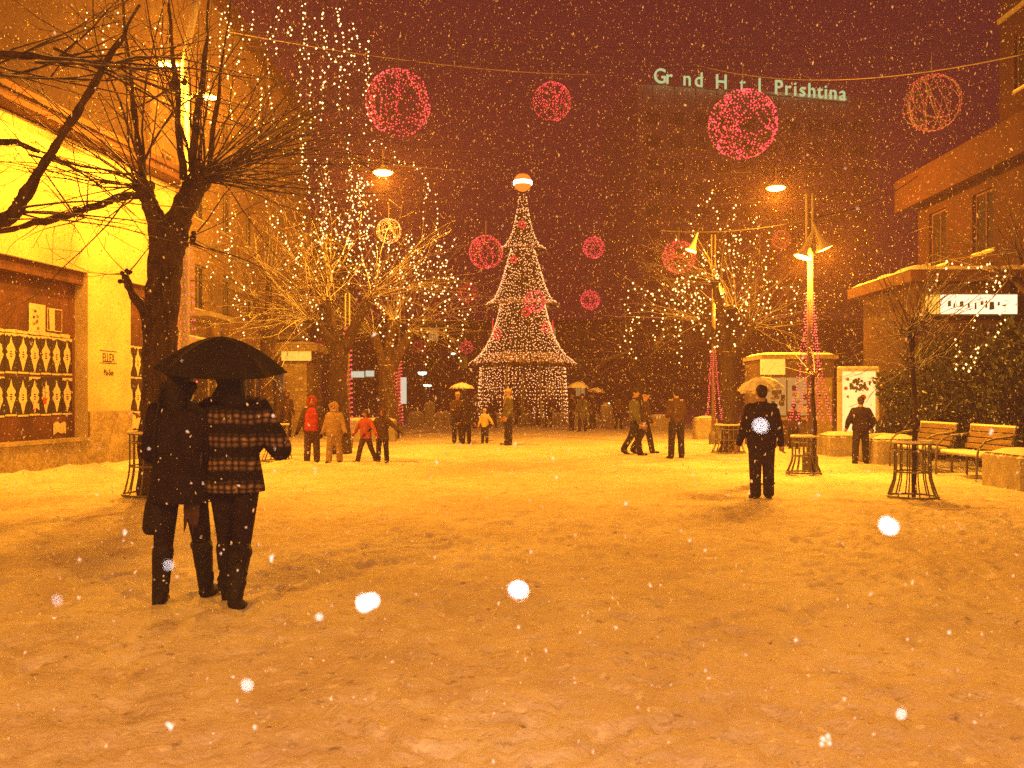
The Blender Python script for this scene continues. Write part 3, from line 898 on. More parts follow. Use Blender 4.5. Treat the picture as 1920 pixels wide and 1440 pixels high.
# far lamps and cold lights in the distance
def far_lamp(px, py, Y, label, r=.16):
    p = at(px, py, Y)
    o = empty('far_street_lamp', (p.x, p.y, 0), 0, label, 'street lamp', 'far cold street lamps')
    mb = MB(); mb.tube([(0, .2, 0), (0, .2, p.z), (0, .1, p.z+.25), (0, 0, p.z+.2)], .06, 6); mb.build('pole', M['metal'], o)
    mb = MB(); mb.lathe([(r*.5, .22), (r*1.3, .1), (r*1.4, .05)], (0, 0, p.z), 12); mb.build('lamp_shade', M['metal'], o)
    mb = MB(); mb.ell((0, 0, p.z), (r*1.2, r, r*.62), 10, 8); mb.build('lamp_lens', M['coldlamp'], o, True)
far_lamp(792, 699, 62, 'brightest cold white lamp left of the Christmas tree', .26)
far_lamp(798, 722, 66, 'cold lamp low under the brightest one left of the tree', .15)
far_lamp(805, 723, 70, 'faint cold lamp just right of the low pair', .13)
far_lamp(850, 663, 75, 'small cold lamp high beside the tree skirt', .14)
far_lamp(1139, 757, 52, 'small white lamp above the stone block right of the tree', .12)
fs = empty('far_shop_sign', at(680, 702, 58), R(0), 'pale glowing shop sign seen between two tree trunks', 'sign')
mb = MB(); mb.box((-.75, -.05, -.2), (.1, .0, .2)); mb.box((.2, -.05, -.14), (.75, 0, .24)); mb.build('face', M['coldsign'], fs)
mb = MB(); mb.box((-.8, .005, -.26), (.8, .15, .28)); mb.build('box', M['metal'], fs)
mb = MB(); mb.tube([(-.6, .1, -.25), (-.6, .1, -3.0)], .05, 6); mb.tube([(.6, .1, -.25), (.6, .1, -3.0)], .05, 6); mb.build('leg', M['metal'], fs)
fd = empty('lit_pillar', gnd(755, 790), 0, 'narrow greenish glowing panel right of the third tree', 'sign')
mb = MB(); mb.box((-.22, 0, 1.1), (.22, .2, 2.75)); mb.build('face', M['coldsign'], fd)
mb = MB(); mb.box((-.26, .02, 0), (.26, .22, 1.095)); mb.build('foot', M['metal'], fd)

# ------------------------------------------------------------------ Christmas tree
TX = at(980, 0, 45).x
def christmas_tree():
    T = empty('christmas_tree', (TX, 45, 0), 0, 'tall tiered Christmas tree covered in warm lights at the centre', 'Christmas tree')
    s = 45/F
    def Z(py): return CH + (HY-py)*s
    tiers = [  # (list of (half-width px, row))
        [(5, 366), (9, 395), (14, 420), (21, 445), (31, 460), (43, 469)],
        [(20, 466), (27, 490), (34, 515), (42, 540), (52, 560), (68, 573)],
        [(40, 570), (47, 600), (57, 630), (70, 655), (83, 670), (98, 682)],
    ]
    r = random.Random(9)
    bulbs = MB()
    for ti, prof in enumerate(tiers):
        mb = MB()
        n = 44
        P = [(hw*s, Z(py)) for hw, py in prof]
        mb.lathe(P[::-1], n=n, cap=False)
        o = mb.build('tier', M['needle'], T, True)
        # hanging tinsel tufts along the slope
        tf = MB()
        for k in range(900):
            t = r.random()**.7*(len(P)-1); i = min(int(t), len(P)-2); f = t-i
            rr = P[i][0]*(1-f)+P[i+1][0]*f; z = P[i][1]*(1-f)+P[i+1][1]*f
            a = r.uniform(0, 2*PI); l = r.uniform(.12, .26)
            d = Vector((math.cos(a), math.sin(a), 0)); e = Vector((-d.y, d.x, 0))
            p = d*rr+Vector((0, 0, z))
            tip = p+d*l*.6-Vector((0, 0, l*.8))
            tf.add([p+e*.03, p-e*.03, tip], [(0, 1, 2)])
        tag(tf.build('tinsel_tufts', M['needle'], o), kind='stuff')
        # gold trim at skirt edge: a band of frayed tinsel
        tr = MB()
        r1, z1 = P[-1]; r0, z0 = P[-2]
        band = (.22, .30, .62)[ti]
        for k in range((500, 900, 1700)[ti]):
            a = r.uniform(0, 2*PI); t = r.random()*band*(1 if ti < 2 else 1.6)
            d = Vector((math.cos(a), math.sin(a), 0)); e = Vector((-d.y, d.x, 0))
            q = Vector((0, 0, z1))+d*r1
            up = (d*(r0-r1)+Vector((0, 0, z0-z1))).normalized()
            p = q+up*t+d*.03
            l = r.uniform(.10, .2)
            tr.add([p+e*.05, p-e*.05, p-e*.02-up*l+d*.05, p+e*.03-up*l+d*.06], [(0, 1, 2, 3)])
        tag(tr.build('gold_trim', M['tinsel'], o), kind='stuff')
        # lights crowd along the skirt edge
        for k in range((110, 190, 420)[ti]):
            a = r.uniform(0, 2*PI); t = r.random()**1.3*band*1.3
            d = Vector((math.cos(a), math.sin(a), 0)); up = (d*(r0-r1)+Vector((0, 0, z0-z1))).normalized()
            bulbs.octa(Vector((0, 0, z1))+d*(r1+.07)+up*t, .016+.010*r.random())
        # bulbs in hanging columns
        cols = (42, 72, 104)[ti]
        for c in range(cols):
            a = 2*PI*(c+r.uniform(-.3, .3))/cols
            z = P[0][1]-r.uniform(0, .15)
            while z > P[-1][1]:
                for i in range(len(P)-1):
                    if P[i][1] >= z >= P[i+1][1]:
                        f = (P[i][1]-z)/(P[i][1]-P[i+1][1]); rr = P[i][0]*(1-f)+P[i+1][0]*f
                        # thin out near the apex so columns do not crowd
                        if r.random() < min(1, rr/P[-1][0]*1.25+.12):
                            aa = a+r.gauss(0, .012)
                            bulbs.octa((math.cos(aa)*(rr+.05), math.sin(aa)*(rr+.05), z+r.gauss(0, .035)), .020+.010*r.random())
                        break
                z -= .165
    # steel legs, and light curtains hanging round the open base
    top, bot = Z(684), 0.0
    for k in range(8):
        a = 2*PI*(k+.5)/8
        l = MB(); l.tube([(2.1*math.cos(a), 2.1*math.sin(a), top), (2.32*math.cos(a), 2.32*math.sin(a), 0)], .05, 6); l.build('leg', M['metal'], T)
    l = MB(); l.torus((0, 0, top-.02), 2.15, .05, 40, 6); l.build('ring_frame', M['metal'], T)
    l = MB(); l.tube([(0, 0, 0), (0, 0, Z(372))], [.12, .05], 8); l.build('mast', M['metal'], T)
    for c in range(66):
        a = 2*PI*c/66
        # curtains fall in eight swags: long at the legs, short between
        ph = (a*8/(2*PI)) % 1.0
        long_ = abs(ph-.5) < .22
        zb = .25+r.random()*.3 if long_ else top-1.5-r.uniform(0, .9)
        if 4.5 < a < 4.9: zb = top-1.1-r.random()*.7
        z = top-.22
        while z > zb:
            f = (top-z)/top; rr = 2.16+.2*f
            aa = a+r.gauss(0, .016)
            bulbs.octa((math.cos(aa)*rr, math.sin(aa)*rr, z+r.gauss(0, .035)), .020+.010*r.random())
            z -= .185
    tag(bulbs.build('bulbs', M['bulb_tree'], T), kind='stuff')
    # red ring ornaments
    for px, py, rr in ((979, 425, .18), (966, 491, .17), (937, 630, .26), (1018, 617, .24), (912, 612, .3), (1062, 612, .3), (985, 590, .2)):
        x = (px-980)*s; z = Z(py)
        for prof in tiers:
            if prof[0][1] <= py <= prof[-1][1]:
                hw = np.interp(py, [q[1] for q in prof], [q[0] for q in prof])*s
        x = max(-hw*1.02, min(hw*1.02, x)); y = -math.sqrt(max(0, hw*hw-x*x))
        an_ = math.atan2(y, x)
        Mx = Matrix.Rotation(an_, 3, 'Z') @ Matrix.Rotation(R(90), 3, 'Y')
        o = MB(); c = Vector((math.cos(an_)*(hw+.14), math.sin(an_)*(hw+.14), z))
        o.torus(c, rr, .022, 20, 5, M=Mx); o.torus(c, rr*.62, .018, 18, 5, M=Mx)
        o.build('ring_ornament', M['rope_red'], T, True)
    # glowing globe on top
    g = MB(); g.ell((0, 0, Z(342)), .46, 20, 12); go = g.build('globe', M['globe_glow'], T, True)
    g = MB(); g.loft([(Z(342)-.13, .40, .40, 0, 0), (Z(342)-.12, .475, .475, 0, 0), (Z(342)+.06, .478, .478, 0, 0), (Z(342)+.07, .4, .4, 0, 0)], 24); g.build('globe_band', M['globe_core'], go, True)
christmas_tree()

# ------------------------------------------------------------------ wire balls with red lights
def light_ball(px, py, rp, Rm, label, bulbs='bulb_red', wiremat='wire_red', n=230, wname=None):
    Y = Rm*F/rp
    c = at(px, py, Y)
    o = empty('light_ball', c, 0, label, 'light ball', 'wire balls of red lights hung over the square')
    r = random.Random(int(px*7+py))
    fm = MB(); bm = MB()
    rings = []
    for k in range(15):
        ax = Vector((r.gauss(0, 1), r.gauss(0, 1), r.gauss(0, .6))).normalized()
        q = Vector((0, 0, 1)).rotation_difference(ax).to_matrix()
        off = r.uniform(-.75, .75)
        rings.append((q, off))
        fm.torus(q @ Vector((0, 0, off*Rm)), Rm*math.sqrt(1-off*off), .0045*Rm/.6+.001, 36, 4, M=q)
    per = int(n*1.5)//15
    for q, off in rings:
        for i in range(per):
            a = 2*PI*(i+r.uniform(-.3, .3))/per; rr = math.sqrt(1-off*off)
            p = q @ Vector((rr*math.cos(a), rr*math.sin(a), off))
            p = (p+Vector((r.gauss(0, .025), r.gauss(0, .025), r.gauss(0, .025)))).normalized()*Rm*1.01
            bm.octa(p, (.0125 if rp > 25 else .017)*Rm/.6)
    fm.build('wire_frame', M[wiremat], o, True)
    tag(bm.build('bulbs', M[bulbs], o), kind='stuff')
    h = MB(); h.tube([(0, 0, Rm), (0, 0, Rm+.5)], .008, 4); h.build('hanger', M['wire'], o)
    wire((-10.3 if Y > 24 else -8.4, Y, c.z+Rm+1.1), (13 if Y < 28.4 else 15, Y, c.z+Rm+1.0), .62, 'thin wire holding the '+label.replace(' hanging', ',', 1), .0045)
    return o
light_ball(747, 193, 60, .60, 'large red light ball hanging at upper left above the second tree', n=330)
light_ball(1035, 191, 35, .42, 'small red light ball hanging high above the Christmas tree', n=260)
light_ball(1393, 233, 62, .60, 'brightest large red light ball hanging below the green hotel letters', n=460)
light_ball(1747, 193, 51, .58, 'half-lit coppery wire ball hanging at upper right', 'bulb_red2', 'wire', n=190)
light_ball(911, 473, 31, .58, 'middle-sized red light ball hanging just left of the tree top', n=300)
light_ball(1113, 464, 20, .50, 'little red light ball hanging right of the tree top', n=230)
light_ball(1273, 482, 30, .58, 'red light ball hanging behind the left side of the right tree', n=300)
light_ball(1465, 449, 17, .40, 'small orange ball hanging by the right trumpet lamps', 'bulb_red2', 'tinsel', n=150)
light_ball(1107, 562, 18, .48, 'little red light ball hanging lower right of the tree', n=200)
light_ball(877, 549, 17, .45, 'dim red light ball hanging left of the middle tier', 'bulb_red2', n=170)
light_ball(1003, 565, 20, .42, 'red light ball hanging in front of the tree middle', n=220)
light_ball(875, 652, 12, .36, 'tiny red light ball hanging low left of the tree skirt', n=150)
light_ball(787, 650, 12, .36, 'tiny dim red light ball hanging by the third tree', 'bulb_red2', n=110)
light_ball(602, 641, 10, .30, 'tiny red light ball hanging above the yellow kiosk', 'bulb_red2', n=110)
light_ball(729, 433, 23, .40, 'wire ball coloured gold as if lamplit hanging under the left street lamp', 'bulb', 'tinsel', n=130)  # gold wire and warm bulbs stand in for the street lamp's light
# a few plain wires
wire(at(430, 60, 21), at(1130, 140, 33), .25, 'slack wire crossing the sky from the left trees', .012, m='wire')
wire(at(1300, 120, 30), at(1935, 98, 18), .55, 'bright wire running to the top right corner', .016, m='wire')
wire(at(1240, 432, 21), at(1516, 411, 17.9), .12, 'wire reaching the right trumpet lamp post from the left', .016, m='wire')
wire(at(1522, 408, 17.9), at(1720, 330, 24), .2, 'wire leaving the right trumpet lamp post to the eaves', .014)

# ------------------------------------------------------------------ bare trees
def shoot(mb, p, d, L, r0, rnd, depth=0, gravity=.0, twigs=.5, wig=.10, n=4):
    seg = max(4, int(L/.28))
    pts = [Vector(p)]; d = Vector(d).normalized()
    st = L/seg
    rad = [r0]
    for i in range(seg):
        d = (d + Vector((rnd.gauss(0, wig), rnd.gauss(0, wig), rnd.gauss(0, wig)-gravity*st))).normalized()
        pts.append(pts[-1]+d*st)
        rad.append(max(.0035, r0*(1-.85*(i+1)/seg)))
        if depth < 2 and i >= 1 and rnd.random() < twigs:
            ax = d.orthogonal().normalized(); ax.rotate(Quaternion(d, rnd.uniform(0, 2*PI)))
            dd = d.copy(); dd.rotate(Quaternion(ax, R(rnd.uniform(22, 55))))
            shoot(mb, pts[-1], dd, L*rnd.uniform(.16, .42)*(1-.5*i/seg), max(.004, rad[-1]*.6), rnd, depth+1, gravity, twigs*.75, wig*1.2, 4 if depth else 4)
    mb.tube(pts, rad, n if depth == 0 else 4, cap=False)

def limb(mb, pts, rad, n=14, rough=.02, rnd=random):
    # smooth limb through given points with knotty radius
    P = [Vector(p) for p in pts]; out = []; rr = []
    for i in range(len(P)-1):
        a = P[max(i-1, 0)]; b = P[i]; c = P[i+1]; d = P[min(i+2, len(P)-1)]
        for k in range(8):
            t = k/8
            q = .5*((2*b)+(c-a)*t+(2*a-5*b+4*c-d)*t*t+(3*b-a-3*c+d)*t**3)
            out.append(q); rr.append((rad[i]*(1-t)+rad[i+1]*t)*(1+rnd.uniform(-.09, .09)))
    out.append(P[-1]); rr.append(rad[-1])
    mb.tube(out, rr, n)

def tree(name, base, label, limbs, heads, twigmat='twig', barkmat='bark', seed=1, group=None, knots=True):
    """limbs: [(points, radii)] in world coordinates; heads: [(point, count, direction, spread, (Lmin, Lmax), r0, gravity)]"""
    rnd = random.Random(seed)
    o = empty(name, base, 0, label, 'tree', group)
    b = Vector(base)
    tm = MB()
    for pts, rad in limbs: limb(tm, [Vector(p)-b for p in pts], rad, 16 if rad[0] > .12 else 10, rnd=rnd)
    for h in heads:
        p = Vector(h[0])-b
        for k in range(5 if knots else 0):
            tm.ell(p+Vector((rnd.gauss(0, .07), rnd.gauss(0, .07), rnd.gauss(0, .05))), h[5]*rnd.uniform(2.2, 3.6), 8, 6)
    tm.v = [tuple(Vector(p)+mnoise.noise_vector(Vector((p[0]*6, p[1]*6, p[2]*2.2+seed)))*.035+mnoise.noise_vector(Vector((p[0]*15, p[1]*15, p[2]*5+seed)))*.015) for p in tm.v]
    tm.build('trunk', M[barkmat], o, True)
    cm = MB()
    for p, cnt, dr, spread, (l0, l1), r0, grav in heads:
        for k in range(cnt):
            d = Vector(dr).normalized()+Vector((rnd.gauss(0, spread), rnd.gauss(0, spread), rnd.gauss(0, spread)))
            shoot(cm, Vector(p)-b+Vector((rnd.gauss(0, .08), rnd.gauss(0, .08), rnd.gauss(0, .05))), d, rnd.uniform(l0, l1), r0*rnd.uniform(.6, 1.15), rnd, 0, grav)
    cm.build('crown', M[twigmat], o, True)
    return o

# nearest tree, left
Y1 = 13.6
def A(px, py, dy=0, Y=Y1): return at(px, py, Y+dy)
bs = gnd(300, 932); bs.y = Y1; bs.x = (298-CX)/F*Y1
tree('bare_tree', bs, 'nearest bare pollarded tree with dark forked trunk on the left',
     [([bs+Vector((0, 0, -.1)), A(297, 800), A(300, 650), A(306, 540), A(312, 455)], [.36, .27, .25, .25, .27]),
      ([A(306, 480), A(295, 420), A(278, 375), A(268, 350)], [.20, .15, .13, .14]),
      ([A(318, 480), A(335, 410), A(360, 360), A(380, 330)], [.22, .19, .17, .17]),
      ([A(285, 620), A(265, 575), A(245, 545), A(234, 518)], [.10, .07, .06, .055]),
      ([A(372, 335), A(400, 322), A(412, 320)], [.15, .12, .09]),
      ([A(262, 365), A(215, 372), A(140, 400), A(60, 420), A(-30, 440)], [.075, .06, .05, .045, .04]),
      ([A(345, 335), A(335, 250), A(332, 170), A(320, 60), A(312, -90)], [.07, .048, .038, .028, .014]),
      ([A(360, 320), A(366, 230), A(380, 150), A(398, -60)], [.07, .045, .034, .012]),
      ([A(270, 330), A(255, 240), A(246, 150), A(222, -60)], [.06, .04, .03, .010]),
      ([A(392, 315), A(402, 240), A(410, 170), A(432, 0)], [.055, .036, .024, .008])],
     [(A(268, 345), 17, (-1, -.1, .55), .42, (2.2, 4.4), .019, -.02),
      (A(268, 345), 8, (-.2, .2, 1), .4, (2.5, 4.2), .022, 0),
      (A(378, 330), 16, (.15, .0, 1), .42, (2.2, 4.2), .020, 0),
      (A(400, 322), 16, (1, .05, .40), .30, (1.8, 3.6), .019, .05),
      (A(395, 335), 11, (1, 0, -.05), .26, (1.6, 3.0), .017, -.05),
      (A(402, 325), 9, (1, .05, .34), .13, (2.6, 3.7), .018, .13),
      (A(398, 335), 6, (1, .1, .04), .12, (2.0, 3.0), .016, .05),
      (A(350, 450), 5, (1, -.2, .1), .30, (1.4, 2.4), .016, .1),
      (A(236, 520), 4, (-.5, 0, .3), .6, (.6, 1.5), .014, 0),
      (A(150, 398), 6, (-.7, 0, .2), .6, (1.2, 2.2), .015, .02),
      (A(330, 150), 5, (-.6, 0, .6), .7, (1.4, 2.4), .018, 0)], seed=4)

# tree just outside the left edge whose boughs cross the bright wall
Y0 = 10.2
def B(px, py, dy=0): return at(px, py, Y0+dy)
bs = Vector((at(-170, 0, Y0).x, Y0, 0))
tree('bare_tree', bs, 'boughs of a bare tree reaching in from the left edge',
     [([bs+Vector((0, 0, -.1)), B(-165, 800), B(-160, 600), B(-150, 500)], [.28, .22, .2, .19]),
      ([B(-150, 520), B(-80, 455), B(20, 405), B(40, 375)], [.14, .10, .075, .065]),
      ([B(35, 385), B(80, 310), B(140, 215), B(195, 125), B(262, 10)], [.062, .056, .046, .036, .012]),
      ([B(-150, 500), B(-120, 330), B(-60, 280), B(20, 266), B(70, 285)], [.12, .08, .05, .034, .026]),
      ([B(-160, 520), B(-140, 250), B(-60, 130), B(30, 100), B(130, 118)], [.13, .08, .05, .036, .022])],
     [(B(70, 285), 4, (1, .1, -.7), .3, (1.2, 2.2), .020, .02),
      (B(195, 125), 6, (1, .1, -.25), .35, (1.2, 2.6), .018, .02),
      (B(190, 130), 4, (-.8, .1, .1), .4, (.9, 1.6), .016, .0),
      (B(100, 112), 7, (1, .2, .0), .25, (1.4, 2.8), .018, .02),
      (B(20, 405), 5, (1, .2, -.2), .35, (1.0, 2.4), .017, .02),
      (B(-20, 120), 8, (1, .2, .15), .25, (1.5, 2.8), .02, .0)], seed=8, knots=False)

def std_tree(px, py_base, Y, label, fork_y, heads_px, wid, up, seed, barkmat='bark', twigmat='twig_snowy', r0=.018, gr=.03, cnt=14):
    base = Vector(((px-CX)/F*Y, Y, 0))
    rnd = random.Random(seed)
    fk = at(px, fork_y, Y)
    limbs = [([base+Vector((0, 0, -.1)), base.lerp(fk, .3)+Vector((.05, 0, 0)), base.lerp(fk, .7)+Vector((-.04, 0, 0)), fk], [wid*1.35, wid, wid*.95, wid*1.0])]
    hs = []
    for hx, hy, hd in heads_px:
        h = at(hx, hy, Y+hd)
        mid = fk.lerp(h, .5)+Vector((0, 0, -.12))
        limbs.append(([fk+Vector((0, 0, -.25)), mid, h], [wid*.75, wid*.55, wid*.5]))
        side = (h-fk); side.z = 0
        hs.append((h, cnt, side.normalized()*.55+Vector((0, 0, .9)), .45, (up*.55, up), r0, gr))
        hs.append((h, cnt//2, side.normalized()*1.0+Vector((0, 0, .22)), .36, (up*.5, up*.9), r0*.9, gr*2))
    return tree('bare_tree', base, label, limbs, hs, twigmat, barkmat, seed, None)
std_tree(636, 850, 24, 'second bare tree on the left with forked trunk behind the children', 650, ((612, 565, .3), (693, 560, -.2), (588, 600, -.6)), .25, 3.6, 21, cnt=22, r0=.016)
std_tree(727, 823, 32, 'third bare tree standing behind the second on the left', 685, ((700, 628, .2), (772, 622, -.2), (735, 600, .8)), .33, 4.0, 22, 'bark_snowy', cnt=18, r0=.019)
std_tree(1366, 850, 23.8, 'bare tree hung with lights right of the Christmas tree', 660, ((1318, 600, .2), (1372, 580, .4), (1410, 612, -.2), (1340, 530, .2)), .21, 2.7, 23, cnt=14)
std_tree(1200, 820, 44, 'distant bare tree in the murk right of the Christmas tree', 700, ((1180, 660, 0), (1225, 655, .3)), .22, 4.2, 24, cnt=10)
std_tree(1258, 820, 52, 'farther bare tree behind the two walking men', 690, ((1240, 650, 0), (1285, 645, .3)), .24, 5.0, 29, cnt=10)
std_tree(500, 820, 30, 'bare tree in front of the ochre apartment house', 640, ((478, 560, .3), (530, 555, -.2), (505, 520, .2)), .20, 3.8, 25, cnt=18)
std_tree(1960, 0, 16.5, 'bare tree behind the hedge hung with lights at far right', 560, ((1900, 520, .2), (1925, 480, -.2), (1990, 520, 0)), .13, 2.4, 26, twigmat='twig', cnt=9, r0=.014)

# small trees inside the guards
def small_tree(px, Y, label, top_y, seed, cnt=30, up=1.2, twm='twig_snowy', dirs=(.0, 0, .4)):
    base = Vector(((px-CX)/F*Y, Y, 0)); h = at(px, top_y, Y)
    return tree('young_tree', base, label, [([base+Vector((0, 0, -.05)), base.lerp(h, .5)+Vector((.03, 0, 0)), h], [.045, .035, .03])],
                [(h, cnt, dirs, .75, (up*.5, up), .011, .25), (base.lerp(h, .8), cnt//2, (0, 0, .2), .8, (up*.4, up*.8), .009, .3)], twm, 'bark', seed)
small_tree(1711, 13.2, 'young bare tree with drooping twigs in the nearest guard on the right', 625, 31, cnt=62, up=1.55)
small_tree(1524, 17.3, 'thin young tree in the guard beside the right lamp post', 700, 32, cnt=8, up=.9)
small_tree(520, 20.7, 'thin young tree in the guard left of the children', 690, 33, cnt=10, up=.9)

# ------------------------------------------------------------------ tree guards
def guard(loc, label, H, r_top, r_base, nb=14, bar_r=.011):
    o = empty('tree_guard', loc, random.uniform(0, .3), label, 'tree guard', 'steel tree guards')
    zb = H*.42
    b = MB(); b.tube([(r_base, 0, .02), (r_base*.93, 0, H*.10), (r_top+.05*(r_base-r_top)/.1*.3, 0, zb*.8), (r_top, 0, zb*1.15), (r_top, 0, H)], bar_r, 6)
    me = b.mesh('bar', M['metal'], True)
    for k in range(nb): share('bar', me, o, (0, 0, 0), (0, 0, 2*PI*k/nb))
    for z, rr, t in ((.03, r_base, .018), (zb*1.15, r_top, .014), (H*.86, r_top, .014), (H, r_top+.015, .018)):
        t_ = MB(); t_.torus((0, 0, z), rr, t, 30, 6); t_.build('hoop', M['metal'], o, True)
    s_ = MB(); s_.torus((0, 0, H+.018), r_top+.015, .024, 30, 6); s_.build('snow_rim', M['snowcap'], o, True)
    return o
guard(Vector(((1711-CX)/F*13.2, 13.2, 0)), 'nearest tree guard on the right in front of the benches', .82, .25, .35)
guard(Vector(((1507-CX)/F*17.4, 17.4, 0)), 'tree guard at the foot of the red-lit trumpet lamp post', .72, .22, .33, 16)
guard(Vector(((298-CX)/F*13.6, 13.6, 0)), 'tree guard round the nearest dark tree trunk on the left', .95, .42, .52, 16)
guard(Vector(((520-CX)/F*20.7, 20.7, 0)), 'tree guard left of the child in red', .85, .24, .36)
guard(Vector(((1366-CX)/F*23.8, 23.8, 0)), 'tree guard round the lit tree right of centre', .75, .33, .45, 16)

# ------------------------------------------------------------------ light strings
_o = 'first second third fourth fifth sixth seventh eighth ninth tenth eleventh twelfth thirteenth fourteenth fifteenth sixteenth seventeenth eighteenth nineteenth'.split()
ORD = _o + ['twentieth'] + ['twenty-'+q for q in _o[:9]] + ['thirtieth'] + ['thirty-'+q for q in _o[:9]] + ['fortieth'] + ['forty-'+q for q in _o[:9]]
def more(n, x0, x1, y0, y1, l0, l1, seed):
    q = random.Random(seed); out = []
    for k in range(n):
        x = q.uniform(x0, x1); y = q.uniform(y0, y1); l = q.uniform(l0, l1); dx = q.uniform(-16, 16)
        out.append([(x, y), (x+dx*.4+q.uniform(-5, 5), y+l*.35), (x+dx*.8+q.uniform(-5, 5), y+l*.7), (x+dx, y+l)])
    return out
def number_strings(objs, phrase):
    for k, o in enumerate(sorted(objs, key=lambda q: q.location.x/q.location.y)):
        o['label'] = ORD[k]+' light string from the left '+phrase
def strand(pxs, Y, label, group, spacing=.115, r=.023, bulb='bulb_cool', jit=.035, seed=None, anchor=None):
    rnd = random.Random(seed if seed is not None else int(pxs[0][0]*13+pxs[0][1]*7))
    P = [at(x, y, Y+rnd.uniform(-.15, .15)) for x, y in pxs]
    o = empty('light_string', P[0], 0, label, 'string lights', group)
    wm = MB(); bm = MB()
    pts = []
    for a, b in zip(P[:-1], P[1:]):
        L_ = (b-a).length; n = max(1, int(L_/spacing))
        for i in range(n):
            pts.append(a.lerp(b, i/n)+Vector((rnd.gauss(0, jit), rnd.gauss(0, jit), rnd.gauss(0, jit*.6)))-P[0])
    if anchor: wm.tube([anchor-P[0], pts[0]], .004, 4)
    if len(pts) > 1: wm.tube(pts, .0045, 4)
    for p in pts:
        if rnd.random() < .93: bm.octa(p, r*rnd.uniform(.75, 1.2))
    wm.build('cable', M['cable'], o)
    tag(bm.build('bulbs', M[bulb], o), kind='stuff')
    return o
GL = 'light strings dangling from the wires at upper left'
LL = 'one of the long white light strings hanging in the upper left sky'
YS = 19
NS = []
wire((-8.6, YS, 10.4), (2.0, YS, 10.9), .25, 'span wire carrying the white light curtain at upper left')
random.seed(77)
for x, y0, y1 in ((163, 20, 80), (196, 20, 128), (226, 20, 60), (300, 10, 95), (393, 10, 240), (408, 20, 130), (432, 10, 235), (452, 30, 150), (466, 20, 90), (484, 150, 260), (505, 50, 270),
                  (566, 10, 300), (577, 10, 255), (590, 30, 110), (612, 20, 205), (633, 15, 170), (640, 15, 240), (655, 60, 230), (690, 80, 260), (697, 90, 200), (563, 260, 470), (575, 300, 420), (420, 20, 90), (540, 20, 80), (520, 10, 130), (605, 60, 250), (668, 40, 140)):
    n = 4
    pts = [(x+random.uniform(-7, 7), y0+(y1-y0)*k/n) for k in range(n+1)]
    NS.append(strand(pts, YS+random.uniform(-.8, .8), LL, GL, .125, .021, anchor=Vector((at(x, 0, YS).x, YS, 10.3))))
number_strings(NS, 'in the curtain at the top left'); NS = []
G2 = 'light strings draped over the second tree'
L2 = 'one of the white light strings draped through the second tree'
Y2 = 22.8
for pts in ([(400, 470), (388, 520), (396, 528)], [(436, 400), (430, 470), (440, 540), (450, 600), (457, 640)], [(405, 400), (415, 455), (432, 500)], [(470, 500), (460, 560), (452, 590)],
            [(500, 380), (512, 420), (545, 470), (560, 500)], [(520, 400), (536, 460), (542, 520)], [(560, 480), (545, 540), (535, 560)], [(600, 300), (606, 380), (600, 470), (590, 520)],
            [(618, 330), (628, 400), (632, 480), (636, 530)], [(650, 240), (655, 320), (652, 400), (660, 480), (655, 540)], [(672, 330), (668, 390), (680, 460), (672, 520)],
            [(640, 410), (610, 430), (575, 440), (548, 470)], [(655, 360), (690, 345), (705, 350)], [(560, 545), (575, 560), (600, 575)], [(565, 610), (570, 640), (555, 655)],
            [(585, 560), (600, 590), (590, 640)], [(690, 420), (700, 470), (695, 530), (705, 580)], [(610, 440), (640, 450), (680, 440), (700, 425)], *more(22, 570, 715, 290, 470, 50, 110, 3)):
    NS.append(strand(pts, Y2+random.uniform(-1, 1), L2, G2, .125, .022, jit=.06))
number_strings(NS, 'in the second tree'); NS = []
G3 = 'light strings outlining the third tree'
L3 = 'one of the white light strings hanging round the third tree'
Y3 = 29
strand([(700, 262), (716, 270), (735, 285), (748, 303), (775, 310), (792, 325), (803, 345), (816, 365), (822, 390), (820, 430), (818, 470), (822, 520)], Y3, 'white light string arching over the third tree like an outline', G3, .16, .026, jit=.03)
for pts in ([(748, 303), (735, 318), (720, 340)], [(700, 262), (690, 300), (680, 330)], [(800, 345), (797, 390), (796, 440), (790, 470)], [(770, 440), (760, 480), (745, 520), (720, 540)], [(795, 470), (800, 500), (815, 520), (850, 520), (875, 520)],
            [(815, 530), (835, 560), (840, 600), (838, 640), (842, 680)], [(850, 520), (862, 560), (865, 610), (862, 650), (864, 685)], [(880, 530), (888, 570), (876, 600)], [(790, 480), (795, 540), (790, 590), (800, 650), (793, 690)],
            [(750, 540), (745, 590), (738, 620), (742, 660)], [(720, 430), (730, 480), (726, 540), (715, 580), (712, 630)], [(770, 480), (780, 520), (800, 550), (830, 560)], [(750, 500), (775, 540), (800, 560)], [(705, 560), (720, 590), (717, 640)], [(768, 560), (770, 610), (765, 650)],
            [(760, 450), (790, 480), (822, 500)], [(740, 470), (770, 505), (805, 530), (830, 545)], [(700, 480), (725, 505), (760, 520)], *more(16, 700, 850, 430, 540, 40, 90, 4)):
    NS.append(strand(pts, Y3+random.uniform(-1, 1), L3, G3, .15, .026, jit=.06))
number_strings(NS, 'round the third tree'); NS = []
G4 = 'light strings draped over the right tree'
L4 = 'one of the warm white light strings draped through the right tree'
